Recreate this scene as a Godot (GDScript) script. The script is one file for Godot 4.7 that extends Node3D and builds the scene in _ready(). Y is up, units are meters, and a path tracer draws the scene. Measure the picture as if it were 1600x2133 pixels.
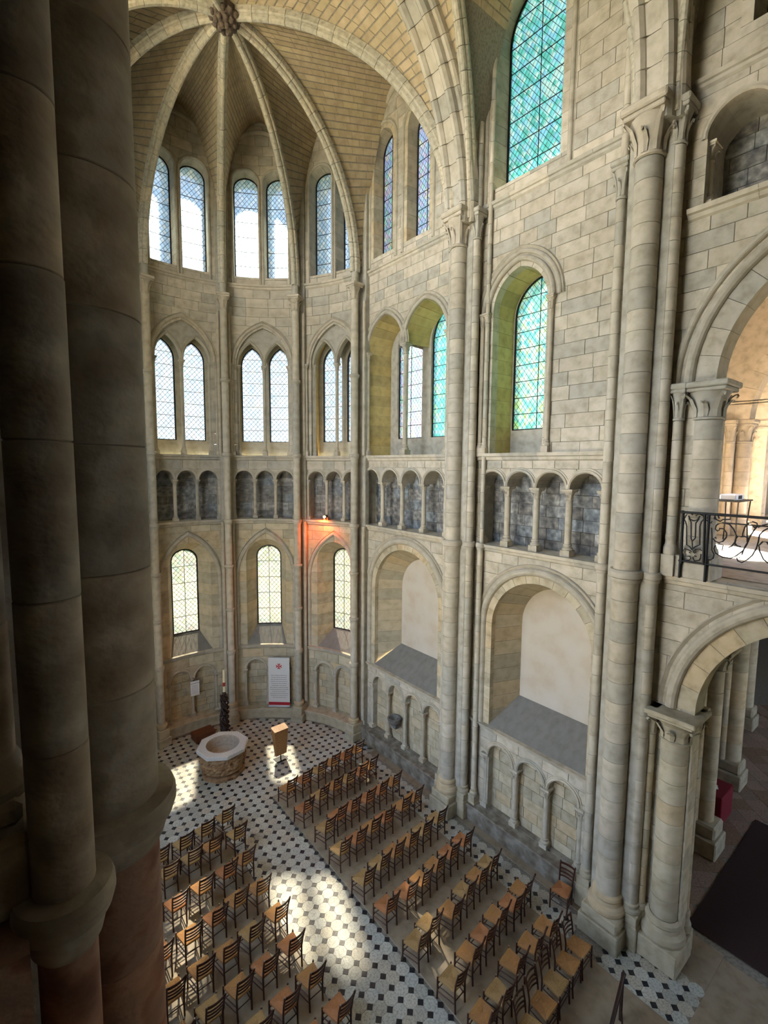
extends Node3D
# A transept arm with a round apse, seen from the gallery: y up, metres, camera above the origin.

const XC := 5.4
const ZC := -13.6
const RA := 4.95
const XW := 10.4
const DEG := 0.0174532925
const Y_STR := 2.97
const Y_GAL := 8.08
const Y_SILL := 10.55
const Y_CL := 16.93

var rng := RandomNumberGenerator.new()
var mat := {}
var cache := {}
var names := {}
var n_window := 0
var pane_glass := "glass"


class MB:
	var v := PackedVector3Array()
	var n := PackedVector3Array()
	var c := PackedColorArray()
	var uv := PackedVector2Array()
	var tint := Color(1, 1, 1)
	var tinted := false

	func tri(a: Vector3, b: Vector3, d: Vector3, hint: Vector3) -> void:
		var g := (d - a).cross(b - a)
		if g.dot(hint) < 0.0:
			var s := b
			b = d
			d = s
			g = -g
		g = g.normalized()
		v.append(a); v.append(b); v.append(d)
		n.append(g); n.append(g); n.append(g)
		if tinted:
			c.append(tint); c.append(tint); c.append(tint)

	func quad(a: Vector3, b: Vector3, d: Vector3, e: Vector3, hint: Vector3) -> void:
		tri(a, b, d, hint)
		tri(a, d, e, hint)

	func trin(a: Vector3, b: Vector3, d: Vector3, na: Vector3, nb: Vector3, nd: Vector3) -> void:
		var g := (d - a).cross(b - a)
		if g.dot(na + nb + nd) < 0.0:
			v.append(a); v.append(d); v.append(b)
			n.append(na); n.append(nd); n.append(nb)
		else:
			v.append(a); v.append(b); v.append(d)
			n.append(na); n.append(nb); n.append(nd)
		if tinted:
			c.append(tint); c.append(tint); c.append(tint)

	func quadn(a: Vector3, b: Vector3, d: Vector3, e: Vector3, na: Vector3, nb: Vector3, nd: Vector3, ne: Vector3) -> void:
		trin(a, b, d, na, nb, nd)
		trin(a, d, e, na, nd, ne)

	func box(lo: Vector3, hi: Vector3) -> void:
		var m := (lo + hi) * 0.5
		var p := func(i: int) -> Vector3: return Vector3(hi.x if i & 1 else lo.x, hi.y if i & 2 else lo.y, hi.z if i & 4 else lo.z)
		for f: Array in [[0, 2, 6, 4], [1, 3, 7, 5], [0, 1, 5, 4], [2, 3, 7, 6], [0, 1, 3, 2], [4, 5, 7, 6]]:
			var q: Array = f.map(p)
			quad(q[0], q[1], q[2], q[3], (q[0] + q[2]) * 0.5 - m)

	# a box whose edges are cut off by b
	func cbox(lo: Vector3, hi: Vector3, b: float) -> void:
		var m := (lo + hi) * 0.5
		var h := (hi - lo) * 0.5
		for ax in 3:
			var u := (ax + 1) % 3
			var w := (ax + 2) % 3
			for s in [-1.0, 1.0]:
				var q := []
				for k: Array in [[-1, -1], [1, -1], [1, 1], [-1, 1]]:
					var o := Vector3()
					o[ax] = s * h[ax]
					o[u] = k[0] * (h[u] - b)
					o[w] = k[1] * (h[w] - b)
					q.append(m + o)
				var hint := Vector3()
				hint[ax] = s
				quad(q[0], q[1], q[2], q[3], hint)
				for s2 in [-1.0, 1.0]:
					var a0 := Vector3()
					a0[ax] = s * h[ax]
					a0[u] = s2 * (h[u] - b)
					var b0 := Vector3()
					b0[ax] = s * (h[ax] - b)
					b0[u] = s2 * h[u]
					var wv := Vector3()
					wv[w] = h[w] - b
					var hh := Vector3()
					hh[ax] = s
					hh[u] = s2
					quad(m + a0 - wv, m + a0 + wv, m + b0 + wv, m + b0 - wv, hh)
		for i in 8:
			var sg := Vector3(1.0 if i & 1 else -1.0, 1.0 if i & 2 else -1.0, 1.0 if i & 4 else -1.0)
			tri(m + sg * Vector3(h.x, h.y - b, h.z - b), m + sg * Vector3(h.x - b, h.y, h.z - b), m + sg * Vector3(h.x - b, h.y - b, h.z), sg)

	# turned shape: prof holds (radius, height)
	func lathe(prof: Array, sides: int, at := Vector3(), a0 := 0.0, a1 := TAU) -> void:
		for k in prof.size() - 1:
			var p: Vector2 = prof[k]
			var q: Vector2 = prof[k + 1]
			var t := q - p
			if t.length() < 1e-6:
				continue
			var nn := Vector2(t.y, -t.x).normalized()
			for i in sides:
				var u := lerpf(a0, a1, float(i) / sides)
				var w := lerpf(a0, a1, float(i + 1) / sides)
				var du := Vector3(sin(u), 0, cos(u))
				var dw := Vector3(sin(w), 0, cos(w))
				var na := du * nn.x + Vector3.UP * nn.y
				var nb := dw * nn.x + Vector3.UP * nn.y
				quadn(at + du * p.x + Vector3.UP * p.y, at + dw * p.x + Vector3.UP * p.y, at + dw * q.x + Vector3.UP * q.y, at + du * q.x + Vector3.UP * q.y, na, nb, nb, na)

	# round bar through points
	func tube(pts: Array, r: float, sides := 6, r2 := -1.0) -> void:
		var rings := []
		for i in pts.size():
			var p: Vector3 = pts[i]
			var a: Vector3 = pts[maxi(i - 1, 0)]
			var b: Vector3 = pts[mini(i + 1, pts.size() - 1)]
			var t := (b - a).normalized()
			var x := t.cross(Vector3(0.31, 0.2, 0.93) if absf(t.y) > 0.5 else Vector3.UP).normalized()
			var y := t.cross(x)
			var rr := r if r2 < 0.0 else lerpf(r, r2, float(i) / (pts.size() - 1))
			var ring := []
			for k in sides:
				var w := TAU * k / sides
				var d := x * cos(w) + y * sin(w)
				ring.append([p + d * rr, d])
			rings.append(ring)
		for i in rings.size() - 1:
			for k in sides:
				var a: Array = rings[i][k]
				var b: Array = rings[i][(k + 1) % sides]
				var d: Array = rings[i + 1][(k + 1) % sides]
				var e: Array = rings[i + 1][k]
				quadn(a[0], b[0], d[0], e[0], a[1], b[1], d[1], e[1])
		for end: int in [0, rings.size() - 1]:
			var hint: Vector3 = pts[end] - pts[1 if end == 0 else end - 1]
			for k in range(1, sides - 1):
				tri(rings[end][0][0], rings[end][k][0], rings[end][k + 1][0], hint)

	func mesh() -> ArrayMesh:
		var m := ArrayMesh.new()
		if v.is_empty():
			return m
		var a := []
		a.resize(Mesh.ARRAY_MAX)
		a[Mesh.ARRAY_VERTEX] = v
		a[Mesh.ARRAY_NORMAL] = n
		if tinted:
			a[Mesh.ARRAY_COLOR] = c
		if uv.size() == v.size():
			a[Mesh.ARRAY_TEX_UV] = uv
		m.add_surface_from_arrays(Mesh.PRIMITIVE_TRIANGLES, a)
		return m


# A wall seen from inside the room: u runs to the right, v up, d away from the viewer into the wall.
class Wall:
	var r := 0.0
	var o := Vector3()
	var ud := Vector3()
	var dd := Vector3()

	func p(u: float, v: float, d: float) -> Vector3:
		if r > 0.0:
			var t := u / 4.95
			return Vector3(5.4 + (r + d) * sin(t), v, -13.6 - (r + d) * cos(t))
		return o + ud * u + Vector3(0, v, 0) + dd * d

	func into(u: float) -> Vector3:
		if r > 0.0:
			return Vector3(sin(u / 4.95), 0, -cos(u / 4.95))
		return dd

	func xf(u: float, v: float, d: float) -> Transform3D:
		var k := into(u)
		var x := ud
		if r > 0.0:
			x = Vector3(cos(u / 4.95), 0, sin(u / 4.95))
		return Transform3D(Basis(x, Vector3.UP, -k), p(u, v, d))

	func moved(d: float) -> Wall:
		var w := Wall.new()
		w.r = r + d if r > 0.0 else 0.0
		w.o = o + dd * d
		w.ud = ud
		w.dd = dd
		return w

	func stretch() -> float:
		return r / 4.95 if r > 0.0 else 1.0


func apse_wall() -> Wall:
	var w := Wall.new()
	w.r = RA
	return w


func flat_wall(o: Vector3, ud: Vector3, dd: Vector3) -> Wall:
	var w := Wall.new()
	w.o = o
	w.ud = ud
	w.dd = dd
	return w


# ---------------------------------------------------------------- nodes and labels
func numbered(called: String) -> String:
	var k: int = names.get(called, 0)
	names[called] = k + 1
	return called if k == 0 else "%s_%03d" % [called, k]


func part(parent: Node, called: String, mesh: Mesh, m: Material, xf := Transform3D()) -> MeshInstance3D:
	var o := MeshInstance3D.new()
	o.name = called
	o.mesh = mesh
	o.material_override = m
	o.transform = xf
	parent.add_child(o, true)
	return o


func group_part(parent: Node, called: String, xf := Transform3D()) -> Node3D:
	var o := Node3D.new()
	o.name = called
	o.transform = xf
	parent.add_child(o, true)
	return o


func struct(called: String) -> Node3D:
	var o := Node3D.new()
	o.name = numbered(called)
	o.set_meta("kind", "structure")
	add_child(o)
	return o


func thing(called: String, label: String, category: String, at := Vector3(), turn := 0.0, grp := "") -> Node3D:
	var o := Node3D.new()
	o.name = numbered(called)
	add_child(o)
	o.position = at
	o.rotation.y = turn
	tag(o, label, category, grp)
	return o


# a piece of the building itself
func fabric(called: String, label: String, category: String, at := Vector3(), grp := "") -> Node3D:
	var o := thing(called, label, category, at, 0.0, grp)
	o.set_meta("kind", "structure")
	return o


func tag(o: Node, label: String, category: String, grp := "") -> void:
	o.set_meta("label", label)
	o.set_meta("category", category)
	if grp:
		o.set_meta("group", grp)


# ---------------------------------------------------------------- materials
func noise_tex(seed_: int, freq: float, ramp: Array, size := 512, oct := 5, kind := FastNoiseLite.TYPE_SIMPLEX_SMOOTH) -> NoiseTexture2D:
	var f := FastNoiseLite.new()
	f.seed = seed_
	f.frequency = freq
	f.noise_type = kind
	f.fractal_octaves = oct
	var t := NoiseTexture2D.new()
	t.width = size
	t.height = size
	t.seamless = true
	t.noise = f
	if ramp:
		var g := Gradient.new()
		var offs := PackedFloat32Array()
		var cols := PackedColorArray()
		for k: Array in ramp:
			offs.append(k[0])
			cols.append(k[1])
		g.offsets = offs
		g.colors = cols
		t.color_ramp = g
	return t


func std(color: Color, rough := 0.85, tex: Texture2D = null, scale := 0.5, bump: Texture2D = null, bump_cm := 0.3, metal := 0.0) -> StandardMaterial3D:
	var m := StandardMaterial3D.new()
	m.albedo_color = color
	m.roughness = rough
	m.metallic = metal
	if tex or bump:
		m.uv1_triplanar = true
		m.uv1_world_triplanar = true
		m.uv1_scale = Vector3.ONE * scale
	if tex:
		m.albedo_texture = tex
	if bump:
		m.heightmap_enabled = true
		m.heightmap_texture = bump
		m.heightmap_scale = bump_cm
	return m


func pick(list: Array) -> Material:
	return list[rng.randi() % list.size()]


# ---------------------------------------------------------------- outlines on a wall
func round_path(uc: float, hw: float, v0: float, vs: float, n := 16) -> PackedVector2Array:
	return arch_path(uc, hw, v0, vs, vs + hw, n)


# jamb, arch (round when the rise equals the half width, pointed when higher), jamb
func arch_path(uc: float, hw: float, v0: float, vs: float, va: float, n := 16) -> PackedVector2Array:
	var p := PackedVector2Array()
	if v0 < vs - 1e-4:
		p.append(Vector2(uc - hw, v0))
	var h := va - vs
	var rr := (hw * hw + h * h) / (2.0 * hw)
	var a1 := atan2(h, rr - hw)
	var half := maxi(3, n / 2)
	for i in half + 1:
		var a := a1 * i / half
		p.append(Vector2(uc - hw + rr - rr * cos(a), vs + rr * sin(a)))
	for i in range(half - 1, -1, -1):
		var a := a1 * i / half
		p.append(Vector2(uc + hw - rr + rr * cos(a), vs + rr * sin(a)))
	if v0 < vs - 1e-4:
		p.append(Vector2(uc + hw, v0))
	return p


# a row of arches on posts that share one opening below the springing
func arcade_path(centres: Array, hw: float, v0: float, vs: float, va: float, n := 12) -> PackedVector2Array:
	var p := PackedVector2Array()
	p.append(Vector2(centres[0] - hw, v0))
	for c: float in centres:
		p.append_array(arch_path(c, hw, vs, vs, va, n))
	p.append(Vector2(centres[-1] + hw, v0))
	return p


func hline(u0: float, u1: float, v: float, step := 0.25) -> PackedVector2Array:
	var p := PackedVector2Array()
	var k := maxi(1, ceili((u1 - u0) / step))
	for i in k + 1:
		p.append(Vector2(lerpf(u0, u1, float(i) / k), v))
	return p


func grown(path: PackedVector2Array, by: float) -> PackedVector2Array:
	var out := PackedVector2Array()
	for i in path.size():
		out.append(path[i] + path_normal(path, i) * by)
	return out


func path_normal(path: PackedVector2Array, i: int) -> Vector2:
	var t := Vector2()
	var sharp := 1.0
	if i > 0 and i < path.size() - 1:
		var a := (path[i] - path[i - 1]).normalized()
		var b := (path[i + 1] - path[i]).normalized()
		t = (a + b)
		if t.length() < 0.2:
			t = b
		t = t.normalized()
		sharp = clampf(1.0 / maxf(0.35, t.dot(b)), 1.0, 1.8)
	elif i == 0:
		t = (path[1] - path[0]).normalized()
	else:
		t = (path[i] - path[i - 1]).normalized()
	return Vector2(-t.y, t.x) * sharp


func along(path: PackedVector2Array, cum: PackedFloat32Array, s: float) -> Array:
	var i := 0
	while i < path.size() - 2 and cum[i + 1] < s:
		i += 1
	var f := clampf((s - cum[i]) / maxf(1e-6, cum[i + 1] - cum[i]), 0.0, 1.0)
	return [path[i].lerp(path[i + 1], f), path_normal(path, i).lerp(path_normal(path, i + 1), f)]


func lengths(path: PackedVector2Array) -> PackedFloat32Array:
	var cum := PackedFloat32Array([0.0])
	for i in range(1, path.size()):
		cum.append(cum[i - 1] + path[i].distance_to(path[i - 1]))
	return cum


# ---------------------------------------------------------------- masonry
func slab(poly: PackedVector2Array, z1: float, z0: float) -> ArrayMesh:
	var mb := MB.new()
	var tri := Geometry2D.triangulate_polygon(poly)
	for i in range(0, tri.size(), 3):
		var a := poly[tri[i]]
		var b := poly[tri[i + 1]]
		var c := poly[tri[i + 2]]
		mb.tri(Vector3(a.x, a.y, z1), Vector3(b.x, b.y, z1), Vector3(c.x, c.y, z1), Vector3.BACK)
	var cw := Geometry2D.is_polygon_clockwise(poly)
	for i in poly.size():
		var a := poly[i]
		var b := poly[(i + 1) % poly.size()]
		var nn := Vector2((b - a).y, -(b - a).x) * (-1.0 if cw else 1.0)
		mb.quad(Vector3(a.x, a.y, z1), Vector3(b.x, b.y, z1), Vector3(b.x, b.y, z0), Vector3(a.x, a.y, z0), Vector3(nn.x, nn.y, 0))
	return mb.mesh()


func area(poly: PackedVector2Array) -> float:
	var s := 0.0
	for i in poly.size():
		s += poly[i].cross(poly[(i + 1) % poly.size()])
	return absf(s) * 0.5


func bounds(poly: PackedVector2Array) -> Rect2:
	var r := Rect2(poly[0], Vector2())
	for q in poly:
		r = r.expand(q)
	return r


func cut(poly: PackedVector2Array, holes: Array) -> Array:
	var left := [poly]
	var b := bounds(poly)
	for h: PackedVector2Array in holes:
		if not bounds(h).intersects(b):
			continue
		var next := []
		for q: PackedVector2Array in left:
			for w in Geometry2D.clip_polygons(q, h):
				if w.size() > 2 and not Geometry2D.is_polygon_clockwise(w):
					next.append(w)
		left = next
	return left


# coursed blocks with open joints, cut round the openings, on a bed of mortar
func masonry(parent: Node, w: Wall, u0: float, u1: float, v0: float, v1: float, holes: Array, stones: Array, rowh := 0.33, wide := 0.78, blocks := true, thick := 0.5) -> void:
	bed(parent, w, u0, u1, v0, v1, holes, 0.03, mat.mortar)
	if thick > 0.0:
		bed(parent, w, u0, u1, v0, v1, holes, thick, mat.mortar)
	if not blocks:
		return
	var rows := maxi(1, roundi((v1 - v0) / rowh))
	var h := (v1 - v0) / rows
	var s := w.stretch()
	for i in rows:
		var v := v0 + h * i
		var u := u0
		var first := true
		while u < u1 - 0.01:
			var len_: float = wide * [0.7, 0.85, 1.0, 1.15, 1.3][rng.randi() % 5]
			if first and i % 2 == 1:
				len_ *= 0.55
			first = false
			if u1 - u - len_ < wide * 0.4:
				len_ = u1 - u
			len_ = minf(len_, u1 - u)
			var box := PackedVector2Array([Vector2(u + 0.004, v + 0.004), Vector2(u + len_ - 0.004, v + 0.004), Vector2(u + len_ - 0.004, v + h - 0.004), Vector2(u + 0.004, v + h - 0.004)])
			var mid := Vector2(u + len_ * 0.5, v + h * 0.5)
			var proud := rng.randf_range(-0.004, 0.004)
			var pieces := cut(box, holes)
			if pieces.size() == 1 and pieces[0].size() == 4 and absf(area(pieces[0]) - area(box)) < 1e-5:
				var key := "block %d %d" % [roundi(len_ * s * 200), roundi(h * 500)]
				if not cache.has(key):
					var mb := MB.new()
					mb.cbox(Vector3(-len_ * s * 0.5 + 0.004, -h * 0.5 + 0.004, -0.035), Vector3(len_ * s * 0.5 - 0.004, h * 0.5 - 0.004, 0.0), 0.005)
					cache[key] = mb.mesh()
				part(parent, "stone_block", cache[key], pick(stones), w.xf(mid.x, mid.y, proud))
			else:
				for q: PackedVector2Array in pieces:
					if area(q) < 0.004:
						continue
					var loc := PackedVector2Array()
					for k in q:
						loc.append(Vector2((k.x - mid.x) * s, k.y - mid.y))
					part(parent, "stone_block", slab(loc, 0.0, -0.035), pick(stones), w.xf(mid.x, mid.y, proud))
			u += len_


func bed(parent: Node, w: Wall, u0: float, u1: float, v0: float, v1: float, holes: Array, d: float, m: Material, called := "mortar_bed") -> void:
	var stops := [u0, u1]
	for h: PackedVector2Array in holes:
		var b := bounds(h)
		var c := b.get_center().x
		if c > u0 and c < u1:
			stops.append(c)
	if w.r > 0.0:
		var k := ceili((u1 - u0) / 0.4)
		for i in range(1, k):
			stops.append(lerpf(u0, u1, float(i) / k))
	stops.sort()
	var mb := MB.new()
	for i in stops.size() - 1:
		if stops[i + 1] - stops[i] < 1e-4:
			continue
		var strip := PackedVector2Array([Vector2(stops[i], v0), Vector2(stops[i + 1], v0), Vector2(stops[i + 1], v1), Vector2(stops[i], v1)])
		for q: PackedVector2Array in cut(strip, holes):
			var t := Geometry2D.triangulate_polygon(q)
			for k in range(0, t.size(), 3):
				var a := q[t[k]]
				var b := q[t[k + 1]]
				var c := q[t[k + 2]]
				mb.tri(w.p(a.x, a.y, d), w.p(b.x, b.y, d), w.p(c.x, c.y, d), -w.into(a.x))
	part(parent, called, mb.mesh(), m)


# flat plate with openings: front face and the edges of the openings
func plate(parent: Node, called: String, w: Wall, poly: PackedVector2Array, holes: Array, d: float, deep: float, m: Material) -> void:
	var b := bounds(poly)
	var stops := [b.position.x - 0.01, b.end.x + 0.01]
	for h: PackedVector2Array in holes:
		stops.append(bounds(h).get_center().x)
	if w.r > 0.0:
		for i in range(1, 6):
			stops.append(lerpf(b.position.x, b.end.x, i / 6.0))
	stops.sort()
	var mb := MB.new()
	for i in stops.size() - 1:
		var strip := PackedVector2Array([Vector2(stops[i], b.position.y - 1), Vector2(stops[i + 1], b.position.y - 1), Vector2(stops[i + 1], b.end.y + 1), Vector2(stops[i], b.end.y + 1)])
		for q0: PackedVector2Array in Geometry2D.intersect_polygons(strip, poly):
			for q: PackedVector2Array in cut(q0, holes):
				var t := Geometry2D.triangulate_polygon(q)
				for k in range(0, t.size(), 3):
					for dd: float in [d, d + deep]:
						mb.tri(w.p(q[t[k]].x, q[t[k]].y, dd), w.p(q[t[k + 1]].x, q[t[k + 1]].y, dd), w.p(q[t[k + 2]].x, q[t[k + 2]].y, dd), w.into(q[0].x) * (-1.0 if dd == d else 1.0))
	for h: PackedVector2Array in holes:
		for i in h.size() - 1:
			var a := h[i]
			var e := h[i + 1]
			var nn := Vector2(-(e - a).y, (e - a).x)
			mb.quad(w.p(a.x, a.y, d), w.p(e.x, e.y, d), w.p(e.x, e.y, d + deep), w.p(a.x, a.y, d + deep), w.p(a.x - nn.x, a.y - nn.y, d) - w.p(a.x, a.y, d))
	part(parent, called, mb.mesh(), m)


# the lining of an opening
func liner(parent: Node, called: String, w: Wall, path: PackedVector2Array, d0: float, d1: float, splay: float, m: Material) -> void:
	var mb := MB.new()
	for i in path.size() - 1:
		var a := path[i]
		var e := path[i + 1]
		var na := path_normal(path, i)
		var ne := path_normal(path, i + 1)
		var a2 := a - na * splay
		var e2 := e - ne * splay
		mb.quad(w.p(a.x, a.y, d0), w.p(e.x, e.y, d0), w.p(e2.x, e2.y, d1), w.p(a2.x, a2.y, d1), w.p(a.x - na.x, a.y - na.y, d0) - w.p(a.x, a.y, d0))
	part(parent, called, mb.mesh(), m)


# cut stones round an opening: each a piece with a face and a soffit
func frame(parent: Node, w: Wall, path: PackedVector2Array, wide: float, d0: float, d1: float, splay: float, plen: float, stones: Array, called := "voussoir") -> void:
	var cum := lengths(path)
	var total := cum[-1]
	var k := maxi(1, roundi(total / plen))
	liner(parent, "joint_lining", w, grown(path, 0.012), d0 + 0.012, d1, splay, mat.mortar)
	for i in k:
		var s0 := total * i / k + 0.004
		var s1 := total * (i + 1) / k - 0.004
		var ss := [s0]
		for c in cum:
			if c > s0 + 0.01 and c < s1 - 0.01:
				ss.append(c)
		ss.append(s1)
		var mb := MB.new()
		var rows := []
		for s: float in ss:
			var q := along(path, cum, s)
			var p0: Vector2 = q[0]
			var nn: Vector2 = q[1]
			rows.append([w.p(p0.x, p0.y, d0), w.p(p0.x + nn.x * wide, p0.y + nn.y * wide, d0), w.p(p0.x + nn.x * wide, p0.y + nn.y * wide, d0 + 0.05), w.p(p0.x - nn.x * splay, p0.y - nn.y * splay, d1), w.p(p0.x - nn.x, p0.y - nn.y, d0) - w.p(p0.x, p0.y, d0), w.into(p0.x)])
		for j in rows.size() - 1:
			var a: Array = rows[j]
			var b: Array = rows[j + 1]
			mb.quad(a[0], b[0], b[1], a[1], -a[5])
			mb.quad(a[0], b[0], b[3], a[3], a[4])
			mb.quad(a[1], b[1], b[2], a[2], -a[4])
		var back: Vector3 = rows[0][0] - rows[1][0]
		mb.quad(rows[0][0], rows[0][1], rows[0][2], rows[0][3], back)
		mb.quad(rows[-1][0], rows[-1][1], rows[-1][2], rows[-1][3], -back)
		part(parent, called, mb.mesh(), pick(stones))


# a moulding drawn along a line: prof holds (offset outwards or up, depth)
func moulding(parent: Node, called: String, w: Wall, path: PackedVector2Array, prof: Array, m: Material) -> MeshInstance3D:
	var mb := MB.new()
	var mid := Vector2()
	for q: Vector2 in prof:
		mid += q / prof.size()
	for q: Vector2 in prof:
		mid.y = maxf(mid.y, q.y)
	for i in path.size() - 1:
		var na := path_normal(path, i)
		var nb := path_normal(path, i + 1)
		var ca := w.p(path[i].x + na.x * mid.x, path[i].y + na.y * mid.x, mid.y + 0.02)
		for j in prof.size() - 1:
			var p: Vector2 = prof[j]
			var q: Vector2 = prof[j + 1]
			var a := w.p(path[i].x + na.x * p.x, path[i].y + na.y * p.x, p.y)
			var b := w.p(path[i + 1].x + nb.x * p.x, path[i + 1].y + nb.y * p.x, p.y)
			var c := w.p(path[i + 1].x + nb.x * q.x, path[i + 1].y + nb.y * q.x, q.y)
			var d := w.p(path[i].x + na.x * q.x, path[i].y + na.y * q.x, q.y)
			mb.quad(a, b, c, d, (a + d) * 0.5 - ca)
	return part(parent, called, mb.mesh(), m)


func roll(o: float, d: float, r: float, n := 7) -> Array:
	var out := []
	for i in n + 1:
		var a := PI * 1.15 * i / n - PI * 0.075
		out.append(Vector2(o - r * cos(a), d - r * sin(a)))
	return out


# string course in blocks about a metre long
func string_course(parent: Node, w: Wall, u0: float, u1: float, v: float, prof: Array, stones: Array, plen := 1.0) -> void:
	var k := maxi(1, roundi((u1 - u0) / plen))
	for i in k:
		moulding(parent, "string_stone", w, hline(lerpf(u0, u1, float(i) / k) + 0.003, lerpf(u0, u1, float(i + 1) / k) - 0.003, v, 0.3), prof, pick(stones))


# ---------------------------------------------------------------- columns
func base_mesh(r: float, h: float) -> ArrayMesh:
	var key := "base %d %d" % [r * 1000, h * 1000]
	if not cache.has(key):
		var mb := MB.new()
		mb.cbox(Vector3(-r * 1.55, 0, -r * 1.55), Vector3(r * 1.55, h * 0.5, r * 1.55), r * 0.08)
		mb.lathe([Vector2(r * 1.5, h * 0.5), Vector2(r * 1.58, h * 0.58), Vector2(r * 1.5, h * 0.68), Vector2(r * 1.2, h * 0.74), Vector2(r * 1.12, h * 0.82), Vector2(r * 1.28, h * 0.88), Vector2(r * 1.25, h * 0.95), Vector2(r, h)], 16)
		cache[key] = mb.mesh()
	return cache[key]


# bell with two ranks of leaves under a square slab
func capital_mesh(r: float, h: float, wide := 1.75) -> ArrayMesh:
	var key := "capital %d %d %d" % [r * 1000, h * 1000, wide * 100]
	if not cache.has(key):
		var mb := MB.new()
		var hb := h * 0.74
		mb.lathe([Vector2(r, 0), Vector2(r * 1.14, h * 0.02), Vector2(r * 1.14, h * 0.06), Vector2(r, h * 0.08), Vector2(r * 1.02, h * 0.3), Vector2(r * 1.2, h * 0.55), Vector2(r * wide * 0.92, hb)], 16)
		for i in 8:
			var a := TAU * (i + 0.5 * (1 - i % 2) * 0.0) / 8.0 + PI / 8.0 * 0.0
			var tall := 0.7 if i % 2 == 1 else 0.5
			var reach := wide * (1.22 if i % 2 == 1 else 0.95)
			var dirv := Vector3(sin(a), 0, cos(a))
			var side := Vector3(cos(a), 0, -sin(a))
			var pts := [[1.03, 0.08, 0.22], [1.07, 0.28, 0.32], [lerpf(1.1, reach, 0.4), tall * 0.8, 0.26], [reach, tall, 0.17], [reach * 1.06, tall * 0.93, 0.13], [reach * 1.0, tall * 0.84, 0.06]]
			for k in pts.size() - 1:
				var p: Array = pts[k]
				var q: Array = pts[k + 1]
				var pc: Vector3 = dirv * r * p[0] + Vector3.UP * h * p[1]
				var qc: Vector3 = dirv * r * q[0] + Vector3.UP * h * q[1]
				var pr := dirv * r * 0.1
				mb.quad(pc - side * r * p[2], pc + pr, qc + pr, qc - side * r * q[2], dirv - side)
				mb.quad(pc + side * r * p[2], pc + pr, qc + pr, qc + side * r * q[2], dirv + side)
				mb.quad(pc - side * r * p[2], pc + side * r * p[2], qc + side * r * q[2], qc - side * r * q[2], -dirv)
		var s := r * wide
		mb.cbox(Vector3(-s * 0.93, hb, -s * 0.93), Vector3(s * 0.93, hb + h * 0.1, s * 0.93), h * 0.02)
		mb.cbox(Vector3(-s * 1.04, hb + h * 0.1, -s * 1.04), Vector3(s * 1.04, h, s * 1.04), h * 0.03)
		cache[key] = mb.mesh()
	return cache[key]


func shaft_mesh(r: float, h: float, sides := 18) -> ArrayMesh:
	var key := "shaft %d %d %d" % [r * 1000, h * 1000, sides]
	if not cache.has(key):
		var mb := MB.new()
		mb.lathe([Vector2(0, 0), Vector2(r - 0.006, 0), Vector2(r, 0.005), Vector2(r, h - 0.005), Vector2(r - 0.006, h), Vector2(0, h)], sides)
		cache[key] = mb.mesh()
	return cache[key]


func colonnette(parent: Node, w: Wall, u: float, d: float, v0: float, v1: float, r: float, hb: float, hc: float, m: Material) -> void:
	var o := group_part(parent, "colonnette", w.xf(u, v0, d))
	part(o, "base", base_mesh(r, hb), m)
	part(o, "shaft", shaft_mesh(r, snappedf(v1 - v0 - hb - hc + 0.01, 0.001), 14), m, Transform3D(Basis(), Vector3(0, hb - 0.005, 0)))
	part(o, "capital", capital_mesh(r, hc), m, Transform3D(Basis(), Vector3(0, v1 - v0 - hc, 0)))


# a shaft laid up of drums
func drum_shaft(parent: Node, x: float, z: float, r: float, y0: float, y1: float, dh: float, stones: Array, sides := 24, called := "shaft", gap := 0.007) -> Node3D:
	var o := group_part(parent, called)
	var k := maxi(1, roundi((y1 - y0) / dh))
	var h := (y1 - y0) / k
	part(o, "core", shaft_mesh(r - 0.012, snappedf(y1 - y0, 0.001), sides), mat.mortar, Transform3D(Basis(), Vector3(x, y0, z)))
	for i in k:
		part(o, "drum", shaft_mesh(r, snappedf(h - gap, 0.0005), sides), pick(stones), Transform3D(Basis(Vector3.UP, rng.randf() * TAU), Vector3(x + rng.randf_range(-0.002, 0.002), y0 + h * i, z + rng.randf_range(-0.002, 0.002))))
	return o


func ring_mesh(r: float, h: float, out: float, sides := 24) -> ArrayMesh:
	var key := "ring %d %d %d" % [r * 1000, h * 1000, out * 1000]
	if not cache.has(key):
		var mb := MB.new()
		mb.lathe([Vector2(r * 0.9, 0), Vector2(r + out * 0.3, 0), Vector2(r + out * 0.5, h * 0.2), Vector2(r + out * 0.4, h * 0.32), Vector2(r + out * 0.9, h * 0.42), Vector2(r + out, h * 0.6), Vector2(r + out * 0.9, h * 0.78), Vector2(r + out * 0.95, h * 0.86), Vector2(r + out * 0.6, h), Vector2(r * 0.9, h)], sides)
		cache[key] = mb.mesh()
	return cache[key]


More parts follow.
